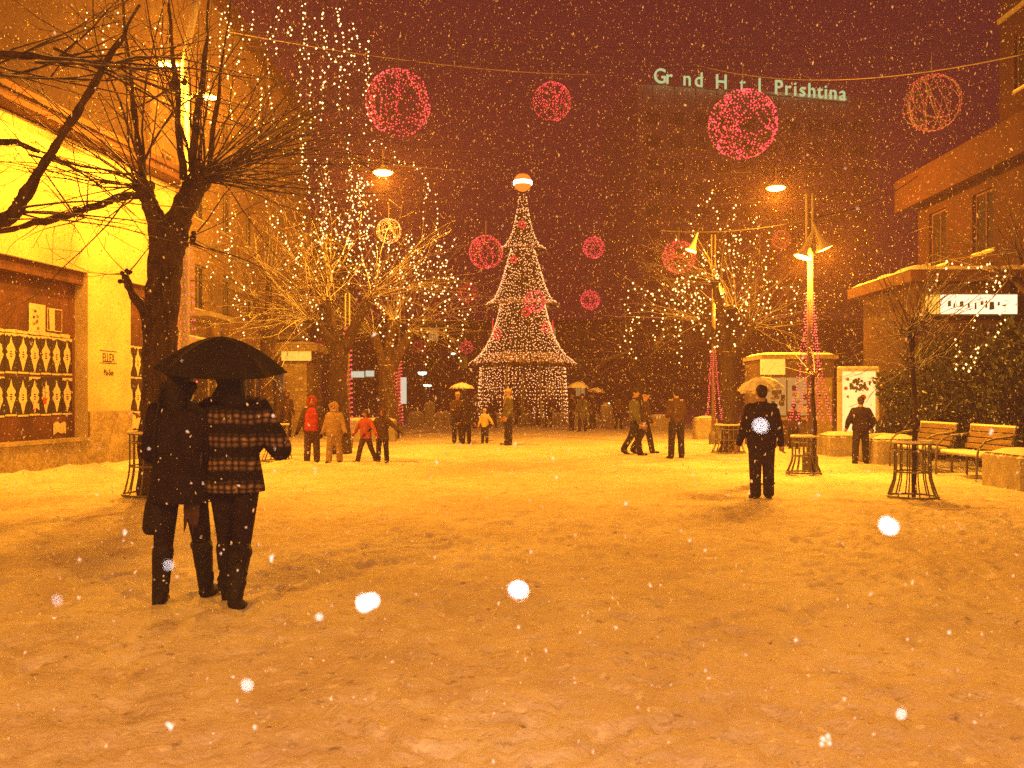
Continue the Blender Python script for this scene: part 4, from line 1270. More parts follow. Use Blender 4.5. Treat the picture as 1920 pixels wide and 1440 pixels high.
for pts in ([(1183, 590), (1174, 570), (1180, 545), (1192, 530), (1212, 545), (1230, 550)], [(1215, 552), (1203, 580), (1190, 600), (1172, 620), (1168, 650), (1166, 675)], [(1200, 600), (1188, 640), (1184, 685)], [(1225, 555), (1225, 600), (1228, 650)],
            [(1245, 545), (1247, 590), (1248, 640)], [(1268, 530), (1265, 580), (1272, 640)], [(1225, 550), (1260, 525), (1300, 520), (1335, 510)], [(1290, 540), (1280, 600), (1275, 660), (1270, 690)], [(1300, 560), (1310, 600), (1335, 650), (1325, 665)],
            [(1333, 340), (1335, 370), (1342, 395), (1350, 420), (1355, 450), (1375, 480)], [(1310, 390), (1302, 420), (1303, 450)], [(1378, 385), (1372, 420), (1380, 460), (1372, 500), (1378, 530)], [(1425, 405), (1420, 440), (1410, 470)], [(1448, 425), (1444, 460), (1430, 500), (1440, 530)],
            [(1385, 480), (1400, 510), (1402, 560), (1395, 600)], [(1410, 480), (1405, 530), (1412, 560)], [(1440, 530), (1442, 580), (1455, 605), (1463, 635)], [(1440, 530), (1470, 540), (1492, 535), (1488, 580), (1486, 625)], [(1345, 520), (1360, 570), (1375, 610), (1380, 660)],
            [(1300, 530), (1320, 570), (1330, 600)], [(1375, 500), (1350, 510), (1320, 530)], [(1395, 450), (1370, 440), (1352, 430)], [(1405, 560), (1385, 590), (1390, 640)], [(1260, 540), (1300, 555), (1340, 560)], [(1340, 590), (1350, 630), (1345, 660)], *more(16, 1270, 1430, 440, 570, 35, 80, 5)):
    NS.append(strand(pts, 22.6+random.uniform(-.7, .7), L4, G4, .125, .024, 'bulb', jit=.05))
number_strings(NS, 'in the lit tree right of centre'); NS = []
G5 = 'light strings hanging at the far right edge'
for k, pts in enumerate(([(1775, 490), (1760, 515), (1745, 545), (1740, 560)], [(1775, 490), (1800, 500), (1830, 502), (1860, 495), (1886, 488)], [(1885, 510), (1862, 530), (1845, 560)], [(1880, 520), (1868, 545), (1852, 570)], [(1845, 532), (1805, 530), (1798, 560), (1802, 590)],
                         [(1886, 560), (1884, 590), (1875, 625), (1850, 645), (1830, 660), (1815, 700)], [(1830, 590), (1828, 640), (1826, 665)], [(1795, 635), (1798, 660), (1792, 690), (1798, 700)], [(1826, 668), (1810, 690), (1825, 702)])):
    NS.append(strand(pts, 15.6+random.uniform(-.3, .3), 'light string dangling at the far right edge', G5, .10, .021, 'bulb', jit=.03))
number_strings(NS, 'dangling at the far right edge')

# ------------------------------------------------------------------ benches and planters on the right
def planter(x, y, lx, ly, h, label, rz=0):
    o = empty('stone_planter', (x, y, 0), rz, label, 'planter', 'concrete planters along the benches')
    mb = MB(); mb.cbox((-lx/2, -ly/2, -.03), (lx/2, ly/2, h), .05); mb.build('block', M['concrete'], o)
    mb = MB(); mb.box((-lx/2+.04, -ly/2+.04, -.03), (lx/2-.04, ly/2-.04, .05)); mb.build('foot', M['concrete'], o)
    snow_slab((-lx/2+.01, -ly/2+.01, h-.01), (lx/2-.01, ly/2-.01), o, 'snow_cap', .09)
    return o
planter(8.62, 14.75, 1.0, 1.25, .57, 'concrete planter nearest the right edge beside the first bench')
planter(8.55, 20.2, 1.1, 1.3, .58, 'concrete planter behind the standing man at the light box')
planter(8.75, 23.2, 1.3, 1.0, .52, 'low snowy planter left of the standing man')
def bench(x, y, label):
    # seat faces -x; runs along y
    o = empty('park_bench', (x, y, 0), 0, label, 'bench', 'wooden benches on the right')
    L_ = 1.55
    for k in range(4):
        m_ = MB(); m_.cbox((-.24+k*.125, -L_/2, .42), (-.24+k*.125+.10, L_/2, .455), .008); m_.build('seat_slat', M['wood'], o)
    for k in range(4):
        m_ = MB(); z = .53+k*.11; xx = .27+.035*k
        m_.cbox((xx, -L_/2, z), (xx+.03, L_/2, z+.09), .008); m_.build('back_slat', M['wood'], o)
    for s_ in (-1, 1):
        yy = s_*(L_/2-.02)
        m_ = MB()
        m_.tube([(-.30, yy, 0), (-.30, yy, .40), (-.27, yy, .58), (-.16, yy, .70), (0, yy, .755), (.2, yy, .78), (.36, yy, .80)], .022, 8); m_.build('armrest', M['metal'], o, True)
        m_ = MB(); m_.tube([(.30, yy, 0), (.30, yy, .45), (.40, yy, .97)], .024, 8); m_.tube([(-.3, yy, .40), (.31, yy, .40)], .02, 6); m_.build('leg_frame', M['metal'], o, True)
    m_ = MB(); m_.cbox((-.23, -L_/2+.02, .456), (.23, L_/2-.02, .50), .02); m_.build('seat_snow', M['snowcap'], o)
    m_ = MB(); m_.cbox((.37, -L_/2, .955), (.43, L_/2, .99), .012); m_.build('back_snow', M['snowcap'], o)
    return o
bench(8.55, 16.5, 'wooden slatted bench nearer the right edge of the picture')
bench(8.5, 18.5, 'wooden slatted bench second from the right edge')
def stone_seat(px, fy, label, w_=1.9, h=.62, tall=1.15):
    p = gnd(px, fy)
    o = empty('stone_block', p, 0, label, 'stone block', 'stone blocks round the tree')
    mb = MB(); mb.cbox((-.28, 0, -.02), (.28, .6, tall), .04); mb.build('pillar', M['concrete'], o)
    snow_slab((-.3, -.02, tall-.01), (.3, .62), o, 'snow_cap', .16)
    for a, b_ in ((-w_/2, -.283), (.283, w_/2)):
        m_ = MB(); m_.cbox((a, .03, -.02), (b_, .55, h), .04); bo = m_.build('seat_block', M['concrete'], o)
        m_ = MB(); m_.box((a+.02, .015, h*.45), (b_-.02, .027, h*.52)); m_.build('joint', M['metal'], bo)
        snow_slab((a, .02, h-.01), (b_, .56), bo, 'snow_cap', .14)
    return o
stone_seat(805, 797, 'snow-capped stone block with low side seats left of the tree', 2.3)
stone_seat(1138, 801, 'snow-capped stone post with seats right of the tree', 1.7, .35, 1.05)
planter(at(1248, 0, 42).x, 42, 1.6, .6, .62, 'low block with snow between the walking men and the single man')
planter(at(1322, 0, 32).x, 32, .8, .6, .75, 'squat snowy block left of the lit right tree')
planter(at(690, 0, 30).x, 30, 1.9, .6, .72, 'low snowy block behind the children')
planter(at(1015, 0, 47.5).x, 47.5, 6.2, .7, .6, 'long low snowy kerb behind the Christmas tree')

# ------------------------------------------------------------------ hedge behind the benches
def shrub(x, y, rx, ry, h, label, seed, n=2600):
    rnd = random.Random(seed)
    o = empty('evergreen_shrub', (x, y, 0), 0, label, 'shrub', 'evergreen shrubs behind the benches')
    lm_ = MB()
    clumps = [(Vector((rnd.gauss(0, .45)*rx, rnd.gauss(0, .45)*ry, h*(.15+.8*rnd.random()**.8))), rnd.uniform(.22, .42)) for _ in range(46)]
    for k in range(n):
        c, r = clumps[k % len(clumps)]
        v = Vector((rnd.gauss(0, 1), rnd.gauss(0, 1), rnd.gauss(0, 1))).normalized()*r*rnd.random()**.4
        p = c+v
        if p.z < .05: continue
        d = (v.normalized()*.6+Vector((rnd.gauss(0, .5), rnd.gauss(0, .5), .6+rnd.gauss(0, .4)))).normalized()
        e = d.orthogonal().normalized(); e.rotate(Quaternion(d, rnd.uniform(0, 6.28)))
        l = rnd.uniform(.08, .17); wd = l*.28
        lm_.add([p, p+d*l*.5+e*wd, p+d*l, p+d*l*.5-e*wd], [(0, 1, 2, 3)])
    tag(lm_.build('foliage', M['leaf'], o), kind='stuff')
    s_ = MB()
    for k in range(6):
        a = rnd.uniform(0, 6.28)
        s_.tube([(.05*math.cos(a), .05*math.sin(a), -.05), (.3*rx*math.cos(a), .3*ry*math.sin(a), h*.45), (.5*rx*math.cos(a), .5*ry*math.sin(a), h*.8)], [.03, .02, .008], 5)
    s_.build('stem', M['bark'], o)
shrub(10.0, 17.4, .8, .9, 2.3, 'dark evergreen shrub at the right edge behind the near planter', 1)
shrub(10.0, 19.0, .8, .9, 2.5, 'dark evergreen shrub behind the second bench', 2)
shrub(9.9, 20.9, .7, .9, 2.4, 'dark evergreen shrub right of the glowing light box', 3)
shrub(10.9, 19.8, .8, 1.0, 3.0, 'tallest dark evergreen shrub behind the bench hedge', 4)
shrub(10.3, 21.3, .8, .6, 2.9, 'dark evergreen shrub under the left end of the white lit sign', 5)
shrub(10.9, 17.9, .8, .8, 3.1, 'dark evergreen shrub cut by the right picture edge', 6)
shrub(9.75, 22.2, .5, .7, 2.0, 'small dark shrub close behind the glowing light box edge', 7)

# ------------------------------------------------------------------ people
def rotx(v, a):   # + a swings towards the front (-y) for a vector pointing down
    c, s_ = math.cos(a), math.sin(a)
    return Vector((v.x, v.y*c + v.z*s_, -v.y*s_ + v.z*c))

def hand(parent, p, d, fwd, side, Hs, matl):
    """palm and five bent fingers; d = direction of the forearm, fwd = front of the body, side = +1/-1"""
    mb = MB()
    d = d.normalized()
    across = fwd - d*fwd.dot(d)
    across = across.normalized() if across.length > .1 else d.orthogonal().normalized()
    inn = d.cross(across).normalized()*(-side)
    L_ = .048*Hs
    q = p + d*L_*1.1
    mb.capsule(p, q, .019*Hs, .024*Hs, 8)
    for k, l in enumerate((.040, .046, .043, .034)):
        o_ = across*(.0165-.011*k)*Hs*1.5
        a = q+o_+d*.008*Hs
        b = a+(d*.85+inn*.35).normalized()*l*.55*Hs
        c = b+(d*.5+inn*.8).normalized()*l*.5*Hs
        mb.capsule(a, b, .0075*Hs, .0065*Hs, 6); mb.capsule(b, c, .0065*Hs, .0055*Hs, 6)
    a = p+across*.02*Hs+d*.012*Hs
    b = a+(d*.6+across*.7+inn*.2).normalized()*.030*Hs
    c = b+(d*.9+inn*.4).normalized()*.022*Hs
    mb.capsule(a, b, .010*Hs, .008*Hs, 6); mb.capsule(b, c, .008*Hs, .0065*Hs, 6)
    mb.build('hand', matl, parent, True)

def person(loc, rz, H, label, coat='black', trousers='denim', shoes='boot', head='hair', headmat='hair', legs=((0, 0), (0, 0)), spread=2.0, arms=((5, 8, 12), (5, 8, 12)),
           hem=.47, bulk=1.0, flare=1.0, vox=.024, face=False, gloves=None, lean=0.0, boots=None, group=None, build=1.0, leg=1.28, inward=.45, scarf=None, headturn=0.0, coat2=None, rough=0.0):
    """legs: (swing, knee) left and right; arms: (swing, abduction, elbow) left and right; angles in degrees; at rotation 0 the figure faces the camera"""
    o = empty('person', loc, rz, label, 'person', group)
    hipz, L1, L2, ank = .515*H, .245*H, .235*H, .038*H
    hw = .052*H*build
    J = {}
    low = 9
    for s_, (sw, kn) in zip((-1, 1), legs):
        hip = Vector((s_*hw, 0, hipz))
        t = rotx(Vector((s_*math.sin(R(spread)), 0, -math.cos(R(spread)))), R(sw))
        knee = hip+t*L1
        c = rotx(Vector((s_*math.sin(R(spread*.6)), 0, -1)), R(sw-kn))
        an = knee+c.normalized()*L2
        J[s_] = [hip, knee, an, sw-kn]
        low = min(low, an.z)
    dz = ank-low
    for s_ in (-1, 1):
        for k in range(3): J[s_][k] = J[s_][k]+Vector((0, 0, dz))
    hz = hipz+dz
    up = lambda f: hz+(f-.515)*H
    ln = lambda z: -(z-hz)*math.tan(R(lean))            # forward lean moves the upper body to -y
    # ---- arms
    AR = {}
    for s_, (sw, ab, el) in zip((-1, 1), arms):
        sh = Vector((s_*.108*H*build, ln(up(.805)), up(.793)))
        u = rotx(Vector((s_*math.sin(R(ab)), 0, -math.cos(R(ab)))), R(sw))
        eb = sh+u*.172*H
        f = rotx(u, R(el))
        if el > 40: f = (f+Vector((-s_*inward, 0, 0))).normalized()
        wr = eb+f*.150*H
        AR[s_] = (sh, eb, wr, f)
    # ---- body: one continuous surface (head, neck, trunk, limbs)
    b = MB()
    hc = Vector((0, ln(up(.93))-.008*H, up(.932)))
    b.ell(hc+Vector((0, .008*H, .010*H)), (.046*H, .056*H, .054*H), 14, 10)
    b.ell(hc+Vector((0, -.016*H, -.026*H)), (.036*H, .038*H, .042*H), 12, 8)
    b.capsule(hc+Vector((0, -.050*H, .004*H)), hc+Vector((0, -.059*H, -.012*H)), .006*H, .010*H, 8)
    for s_ in (-1, 1): b.ell(hc+Vector((s_*.047*H, .008*H, -.004*H)), (.007*H, .012*H, .018*H), 8, 6)
    b.capsule((0, ln(up(.80)), up(.80)), hc+Vector((0, .012*H, -.03*H)), .034*H, .032*H)
    b.loft([(up(.50), .075*H, .055*H, 0, ln(up(.5))), (up(.62), .068*H, .05*H, 0, ln(up(.62))), (up(.74), .085*H, .055*H, 0, ln(up(.74))), (up(.815), .08*H, .045*H, 0, ln(up(.815)))], 14)
    for s_ in (-1, 1):
        hp, kn, an, _ = J[s_]
        b.capsule(hp, kn, .040*H, .028*H); b.capsule(kn, an, .028*H, .020*H)
        b.capsule(an, an+Vector((0, -.06*H, -.018*H)), .018*H, .014*H)
        sh, eb, wr, f = AR[s_]
        b.capsule(sh, eb, .027*H, .022*H); b.capsule(eb, wr, .021*H, .015*H)
    remeshed(b, 'body', M['skin'], o, max(.011, vox*.6), 2)
    for s_ in (-1, 1):
        sh, eb, wr, f = AR[s_]
        hand(o, wr, f, Vector((0, -1, 0)), s_, H, M[gloves] if gloves else M['skin'])
    if face:
        for s_ in (-1, 1):
            e = MB(); e.ell(hc+Vector((s_*.018*H, -.049*H, .003*H)), (.0075*H, .005*H, .005*H), 8, 6); e.build('eye', M['eye'], o, True)
            e = MB(); e.capsule(hc+Vector((s_*.010*H, -.052*H, .014*H)), hc+Vector((s_*.028*H, -.046*H, .014*H)), .003*H, .002*H, 6); e.build('eyebrow', M['hair'], o, True)
        e = MB(); e.ell(hc+Vector((0, -.053*H, -.031*H)), (.014*H, .005*H, .004*H), 8, 6); e.build('mouth', M['lip'], o, True)
    # ---- trousers
    t = MB()
    t.loft([(up(.475), .066*H*build, .056*H*build, 0, 0), (up(.52), .082*H*build, .062*H*build, 0, 0), (up(.60), .072*H*build, .055*H*build, 0, ln(up(.6)))], 16)
    for s_ in (-1, 1):
        hp, kn, an, _ = J[s_]
        slim = boots is not None
        t.capsule(hp+Vector((0, 0, -.02*H)), kn, .054*H*build*(.4+.6*leg), .039*H*build*leg, 12)
        t.capsule(kn, an+Vector((0, 0, .012*H)), .039*H*build*leg, (.026 if slim else .036*leg)*H*build, 12)
        if not slim: t.ell(an+Vector((0, -.004*H, .004*H)), (.038*H*build*leg, .043*H*build*leg, .022*H), 10, 6)
    remeshed(t, 'trousers', M[trousers], o, vox, 3)
    # ---- shoes or boots
    for s_ in (-1, 1):
        hp, kn, an, ang = J[s_]
        sm = MB()
        pitch = R(max(-55, min(25, ang)))                # foot follows the shin when it is trailing
        fd = rotx(Vector((0, -1, 0)), -R(max(0, -ang*1.0)) if ang < -12 else 0)
        heel = an+Vector((0, .018*H, -.020*H)); toe = an+fd*.105*H+Vector((0, 0, -.026*H))
        toe.x += s_*.018*H
        sm.capsule(heel, heel.lerp(toe, .5), .026*H, .027*H); sm.capsule(heel.lerp(toe, .45), toe, .027*H, .020*H)
        sm.capsule(an+Vector((0, 0, .0)), an+(kn-an)*.18, .030*H, .029*H)
        if boots:
            sm.capsule(an, an.lerp(kn, .45), .033*H, .037*H, 12); sm.capsule(an.lerp(kn, .4), an.lerp(kn, boots), .038*H, .044*H, 12)
            top = an.lerp(kn, boots)
            for q in range(5): sm.ell(top+Vector((random.gauss(0, .018)*H, random.gauss(0, .02)*H, random.gauss(0, .008)*H)), .027*H, 8, 6)
            for q in range(3): sm.ell(an.lerp(kn, random.uniform(.1, .7))+Vector((random.choice((-1, 1))*.026*H, .01*H, 0)), .018*H, 8, 6)
        remeshed(sm, 'boot' if boots else 'shoe', M[shoes], o, min(vox, .018), 2)
    # ---- coat
    c = MB()
    W = .088*H*bulk*build
    rings = [(up(hem), W*1.02*flare, W*.74*flare, 0, ln(up(hem))*.5), (up(hem+.05), W*1.03*(1+flare)/2, W*.75*(1+flare)/2, 0, ln(up(hem+.05)))]
    z = hem+.10
    for z in (.60, .66, .72, .77, .80):
        if z < hem+.08: continue
        k = {.60: .93, .66: 1.0, .72: 1.12, .77: 1.20, .80: 1.08}[z]
        rings.append((up(z), W*k, W*.72*(1.0 if z < .78 else .85), 0, ln(up(z))))
    rings += [(up(.825), W*.72, W*.52, 0, ln(up(.825))), (up(.85), .045*H, .043*H, 0, ln(up(.85))-.004*H)]
    c.loft(rings, 20)
    for s_ in (-1, 1):
        sh, eb, wr, f = AR[s_]
        a0 = sh+Vector((-s_*.012*H, 0, .0))
        c.capsule(a0, eb, .041*H*(.5+.5*bulk), .035*H*(.5+.5*bulk), 12)
        c.capsule(eb, wr+f*.004*H, .035*H*(.5+.5*bulk), .027*H*(.55+.45*bulk), 12)
        if rough and s_ < 0:
            c.capsule(sh.lerp(eb, .5)+Vector((.03*H*-s_*.0-.0, 0, -.02*H)), eb+Vector((0, 0, -.01*H)), .048*H, .046*H, 12)
            c.capsule(eb+Vector((0, 0, -.02*H)), wr.lerp(eb, .3)+Vector((0, 0, .0)), .046*H, .040*H, 12)
    for q in range(9):   # folds
        a = random.uniform(0, 6.28); zz = random.uniform(hem+.04, .76)
        c.ell((W*.92*math.cos(a), W*.66*math.sin(a)+ln(up(zz)), up(zz)), (.022*H, .022*H, .045*H), 8, 6)
    co = remeshed(c, 'coat', M[coat], o, vox, 3)
    if coat2:        # a differently coloured front panel and yoke
        p_ = MB(); p_.loft([(up(hem+.015), W*.92*flare, W*.785*flare, 0, -.016*H), (up(.62), W*.85, W*.78, 0, -.016*H), (up(.72), W*.88, W*.78, 0, -.016*H), (up(.79), W*.75, W*.66, 0, -.016*H), (up(.83), W*.4, W*.5, 0, -.012*H)], 18)
        remeshed(p_, 'coat_front', M[coat2], co, vox, 2)
    if scarf:
        k_ = MB(); zc = up(.842)
        for q in range(12):
            a = 2*PI*q/12; k_.ell((.046*H*math.cos(a), ln(zc)+.046*H*math.sin(a), zc+random.gauss(0, .004)*H), .021*H, 8, 6)
        k_.capsule((.02*H, ln(zc)-.05*H, zc-.01*H), (.03*H, ln(zc)-.085*H*bulk, up(.70)), .018*H, .014*H, 8)
        remeshed(k_, 'scarf', M[scarf], co, .016, 1)
    # ---- hair, hats, hoods
    h = MB()
    if head == 'hair':
        h.ell(hc+Vector((0, .012*H, .016*H)), (.051*H, .058*H, .054*H), 14, 10)
        h.ell(hc+Vector((0, .030*H, -.01*H)), (.045*H, .036*H, .046*H), 12, 8)
        nm = 'hair'
    elif head == 'long':
        h.ell(hc+Vector((0, .012*H, .014*H)), (.055*H, .060*H, .058*H), 14, 10)
        h.capsule(hc+Vector((0, .032*H, 0)), hc+Vector((0, .044*H, -.10*H)), .050*H, .056*H, 12)
        for q in range(8): h.capsule(hc+Vector((random.gauss(0, .03)*H, .05*H, -.03*H)), hc+Vector((random.gauss(0, .045)*H, .06*H, -random.uniform(.10, .15)*H)), .018*H, .010*H, 8)
        nm = 'hair'
    elif head == 'cap':
        h.ell(hc+Vector((0, .008*H, .030*H)), (.052*H, .060*H, .038*H), 14, 8)
        h.ell(hc+Vector((0, -.055*H, .018*H)), (.040*H, .034*H, .007*H), 12, 6)
        nm = 'cap'
    elif head == 'beanie':
        h.ell(hc+Vector((0, .008*H, .026*H)), (.053*H, .062*H, .050*H), 14, 10)
        h.ell(hc+Vector((0, .006*H, .012*H)), (.056*H, .064*H, .016*H), 14, 6)
        nm = 'beanie'
    elif head == 'earflap':
        h.ell(hc+Vector((0, .010*H, .026*H)), (.055*H, .062*H, .048*H), 14, 10)
        for s_ in (-1, 1): h.capsule(hc+Vector((s_*.05*H, .004*H, .01*H)), hc+Vector((s_*.052*H, -.006*H, -.062*H)), .018*H, .012*H, 8)
        nm = 'earflap_hat'
    else:
        # hood with an opening round the face
        h.ell(hc+Vector((0, .020*H, .008*H)), (.066*H, .062*H, .070*H), 16, 12)
        h.capsule(hc+Vector((0, .03*H, -.04*H)), hc+Vector((0, .03*H, -.085*H)), .058*H, .064*H, 12)
        n_ = 14
        for q in range(n_):
            a = 2*PI*q/n_
            h.ell(hc+Vector((.058*H*math.cos(a), -.030*H, -.002*H+.064*H*math.sin(a))), .020*H*random.uniform(.85, 1.3)*(1.25 if head == 'furhood' else 1), 8, 6)
        nm = 'hood'
    remeshed(h, nm, M[headmat], o, min(vox*.75, .018), 2 if head != 'furhood' else 1)
    o['_j'] = 0
    del o['_j']
    return o, AR, J

def umbrella(center, Rr, depth, label, fabric='umbrella', tilt=(0, 0, 0), shaft=.75, snow=False, ribs=8, hand_at=None):
    o = empty('umbrella', center, 0, label, 'umbrella')
    o.rotation_euler = tilt
    mb = MB(); n = ribs*6; m = 9
    rows = []
    for i in range(m+1):
        t = i/m; row = []
        for k in range(n):
            ph = (k % 6)/6
            sc = 1-.15*math.sin(PI*ph)*t*t                  # scalloped between ribs
            sag = .030*math.sin(PI*ph)*t*Rr/.5*(1-.7*t**4)
            a = 2*PI*k/n
            rr = Rr*t*sc if i else 0.004
            z = depth*(1-t**1.75) - sag
            row.append((rr*math.cos(a), rr*math.sin(a), z))
        rows.append(row)
    vs = [p for r in rows for p in r]
    fs = []
    for i in range(m):
        for k in range(n):
            k2 = (k+1) % n
            fs.append((i*n+k, (i+1)*n+k, (i+1)*n+k2, i*n+k2))
    # a thin inner skin gives the cloth thickness
    b0 = len(vs)
    vs += [(x*.995, y*.995, z-.004) for x, y, z in vs]
    fs += [tuple(q+b0 for q in f[::-1]) for f in fs]
    mb.add(vs, fs)
    mb.build('canopy', M[fabric], o, True)
    for k in range(ribs):
        a = 2*PI*k/ribs
        pts = [(Rr*.99*t*math.cos(a), Rr*.99*t*math.sin(a), depth*(1-t**1.75)-.010) for t in (.05, .25, .5, .75, .99)]
        r_ = MB(); r_.tube(pts, .0035, 4); ro = r_.build('rib', M['metal'], o)
        s_ = MB(); s_.tube([(0, 0, depth*.25), pts[2]], .003, 4); s_.build('strut', M['metal'], ro)
    mb = MB(); mb.tube([(0, 0, depth+.05), (0, 0, -shaft)], .006, 8); mb.build('shaft', M['metal'], o)
    mb = MB(); mb.capsule((0, 0, -shaft), (0, 0, -shaft-.09), .014, .016, 8); mb.build('handle', M['boot'], o, True)
    if snow:
        mb = MB()
        vs2 = []; fs2 = []
        for i in range(m):
            for k in range(n):
                x, y, z = rows[i][k]; vs2.append((x*1.0, y*1.0, z+.012+.02*random.random()*(i < m-1)))
        for i in range(m-1):
            for k in range(n): fs2.append((i*n+k, (i+1)*n+k, (i+1)*n+(k+1) % n, i*n+(k+1) % n))
        mb.add(vs2, fs2); mb.build('snow_cap', M['snowcap'], o, True)
    return o

random.seed(41)
# --- the couple under the black umbrella, walking away
YC = 6.5
def cx(px, Y): return (px-CX)/F*Y
pl, arl, jl = person((cx(338, YC), YC, -.015), PI, 1.77, 'woman in long dark coat walking away, left of the pair under the umbrella', 'black', 'black', 'boot', 'long', 'hair',
       legs=((15, 4), (-3, 3)), spread=2.6, arms=((8, 6, 95), (4, 9, 60)), hem=.42, bulk=1.30, flare=1.14, vox=.014, gloves='black', boots=.80, group='couple under the umbrella', lean=2, leg=1.05)
pr, arr, jr = person((cx(438, YC), YC+.02, -.015), PI+.03, 1.82, 'woman in checked wool jacket walking away, right of the pair under the umbrella', 'plaid', 'black', 'boot', 'long', 'hair',
       legs=((-9, 12), (7, 3)), spread=-2.4, arms=((-6, 27, 98), (10, 8, 95)), inward=1.0, gloves='black', leg=1.0, hem=.452, bulk=1.20, flare=1.16, vox=.014, boots=.78, group='couple under the umbrella', lean=2, rough=1)
umbrella((cx(413, YC), YC+.02, at(0, 694, YC).z), .475, .25, 'black eight-panel umbrella held over the walking pair', 'umbrella', (R(9), R(1.5), .2), .62)
# shoulder bag at the left woman's hip
bg_ = empty('shoulder_bag', (cx(292, YC-.05), YC-.05, at(0, 1000, YC).z), R(8), 'black shoulder bag hanging at the left woman\'s hip', 'bag')
mb = MB(); mb.loft([(0, .075, .05, 0, 0), (.04, .098, .06, 0, 0), (.20, .09, .055, .01, 0), (.36, .07, .035, .03, 0), (.42, .05, .02, .04, 0)], 16); remeshed(mb, 'pouch', M['boot'], bg_, .012, 3)
mb = MB(); mb.tube([(.02, -.03, .38), (.0, -.06, .7), (.04, -.06, 1.0), (.09, .0, 1.10), (.08, .08, .95), (.03, .05, .38)], .011, 6); mb.build('strap', M['boot'], bg_, True)
# scarf ends under the left woman's coat
sf = empty('scarf', (cx(360, YC-.07), YC-.07, at(0, 990, YC).z), 0, 'dark fringed scarf end hanging below the left woman\'s coat', 'scarf')
mb = MB()
for k in range(7):
    x = -.05+.016*k
    mb.tube([(x+.01*k*.2, .03, .62), (x, 0, .30), (x+random.gauss(0, .006), -.012, .10), (x+random.gauss(0, .008), -.006, random.uniform(-.03, .03))], [.014, .014, .010, .004], 6)
remeshed(mb, 'fringe', M['browncloth'], sf, .008, 1)

# --- lone man walking away on the right, and the snow-covered umbrella beyond him
person((cx(1428, 13.15), 13.15, -.01), PI, 1.70, 'man in dark jacket standing with arms hanging, right of centre', 'black', 'denim', 'boot', 'hair', 'hair',
       legs=((3, 2), (-4, 5)), spread=1.8, arms=((2, 12, 12), (4, 12, 14)), hem=.44, bulk=1.34, vox=.018, build=1.05)
person((cx(1430, 15.4), 15.4, 0), .2, 1.50, 'person almost hidden behind the man in the dark jacket', 'browncloth', 'denim', 'boot', 'beanie', 'black', arms=((5, 4, 20), (45, 6, 95)), hem=.46, bulk=.9, vox=.026)
umbrella((cx(1424, 15.2), 15.15, at(0, 728, 15.2).z), .40, .17, 'small snow-covered yellowish umbrella behind the man in dark jacket', 'umbrella_snowy', (R(6), R(-13), .3), .55, True)
# --- man before the light box
person((cx(1614, 19.7), 19.7, 0), PI-.15, 1.53, 'bulky man in dark padded jacket facing the glowing light box', 'black', 'denim', 'boot', 'hair', 'hair',
       legs=((14, 5), (-6, 4)), spread=6, arms=((-6, 24, 60), (-6, 24, 60)), hem=.50, bulk=1.38, vox=.02)
# --- right-of-centre group
GRP = 'people standing about the square'
person((cx(1190, 23.2), 23.2, 0), R(70), 1.74, 'man in grey-green jacket walking left, nearer of the close pair', 'greygreen', 'denim', 'boot', 'hair', 'hair', legs=((14, 6), (-16, 14)), arms=((12, 6, 15), (-14, 6, 20)), hem=.47, bulk=1.2, vox=.022, group=GRP, scarf='black')
person((cx(1210, 23.7), 23.7, 0), R(85), 1.70, 'darker man close behind the one in the grey-green jacket', 'browncloth', 'denim', 'boot', 'beanie', 'black', legs=((-18, 14), (16, 6)), arms=((-12, 6, 15), (12, 6, 20)), hem=.46, bulk=1.1, vox=.022, group=GRP)
person((cx(1268, 21.7), 21.7, 0), PI+.2, 1.74, 'slim man standing alone with legs apart, right of the pair', 'browncloth', 'denim', 'boot', 'hair', 'hair', legs=((2, 1), (-2, 2)), spread=5, arms=((5, 6, 70), (5, 6, 70)), hem=.50, bulk=1.0, vox=.022, group=GRP)
# --- left-of-tree group
person((cx(858, 28.9), 28.9, 0), .2, 1.68, 'person in pale snowy cap left of the tree', 'browncloth', 'denim', 'boot', 'cap', 'palecap', arms=((5, 8, 85), (5, 8, 60)), hem=.47, bulk=1.12, vox=.024, face=True, gloves='black', group=GRP)
umbrella((cx(866, 29.3), 29.3, at(0, 728, 29.3).z), .42, .16, 'dark umbrella held over the pair left of the tree', 'brown_nylon', (0, 0, 0), .6, True)
person((cx(874, 28.4), 28.4, 0), PI, 1.48, 'shorter person in dark hooded coat left of the tree', 'black', 'black', 'boot', 'hood', 'black', arms=((3, 10, 25), (3, 10, 25)), hem=.42, bulk=1.3, flare=1.05, vox=.022, group=GRP)
person((cx(909, 28.7), 28.7, 0), R(-20), 1.14, 'small child in pale yellow jacket standing by the man', 'yellowcloth', 'denim', 'boot', 'beanie', 'palecap', arms=((5, 12, 15), (20, 35, 10)), hem=.46, bulk=1.15, vox=.02, face=True, group=GRP, gloves='redcloth')
person((cx(953, 28.0), 28.0, 0), R(-65), 1.78, 'man in olive jacket and cap standing in front of the tree', 'olive', 'denim', 'boot', 'cap', 'palecap', arms=((-5, 10, 20), (8, 8, 25)), hem=.45, bulk=1.25, vox=.022, face=True, group=GRP, scarf='tan')
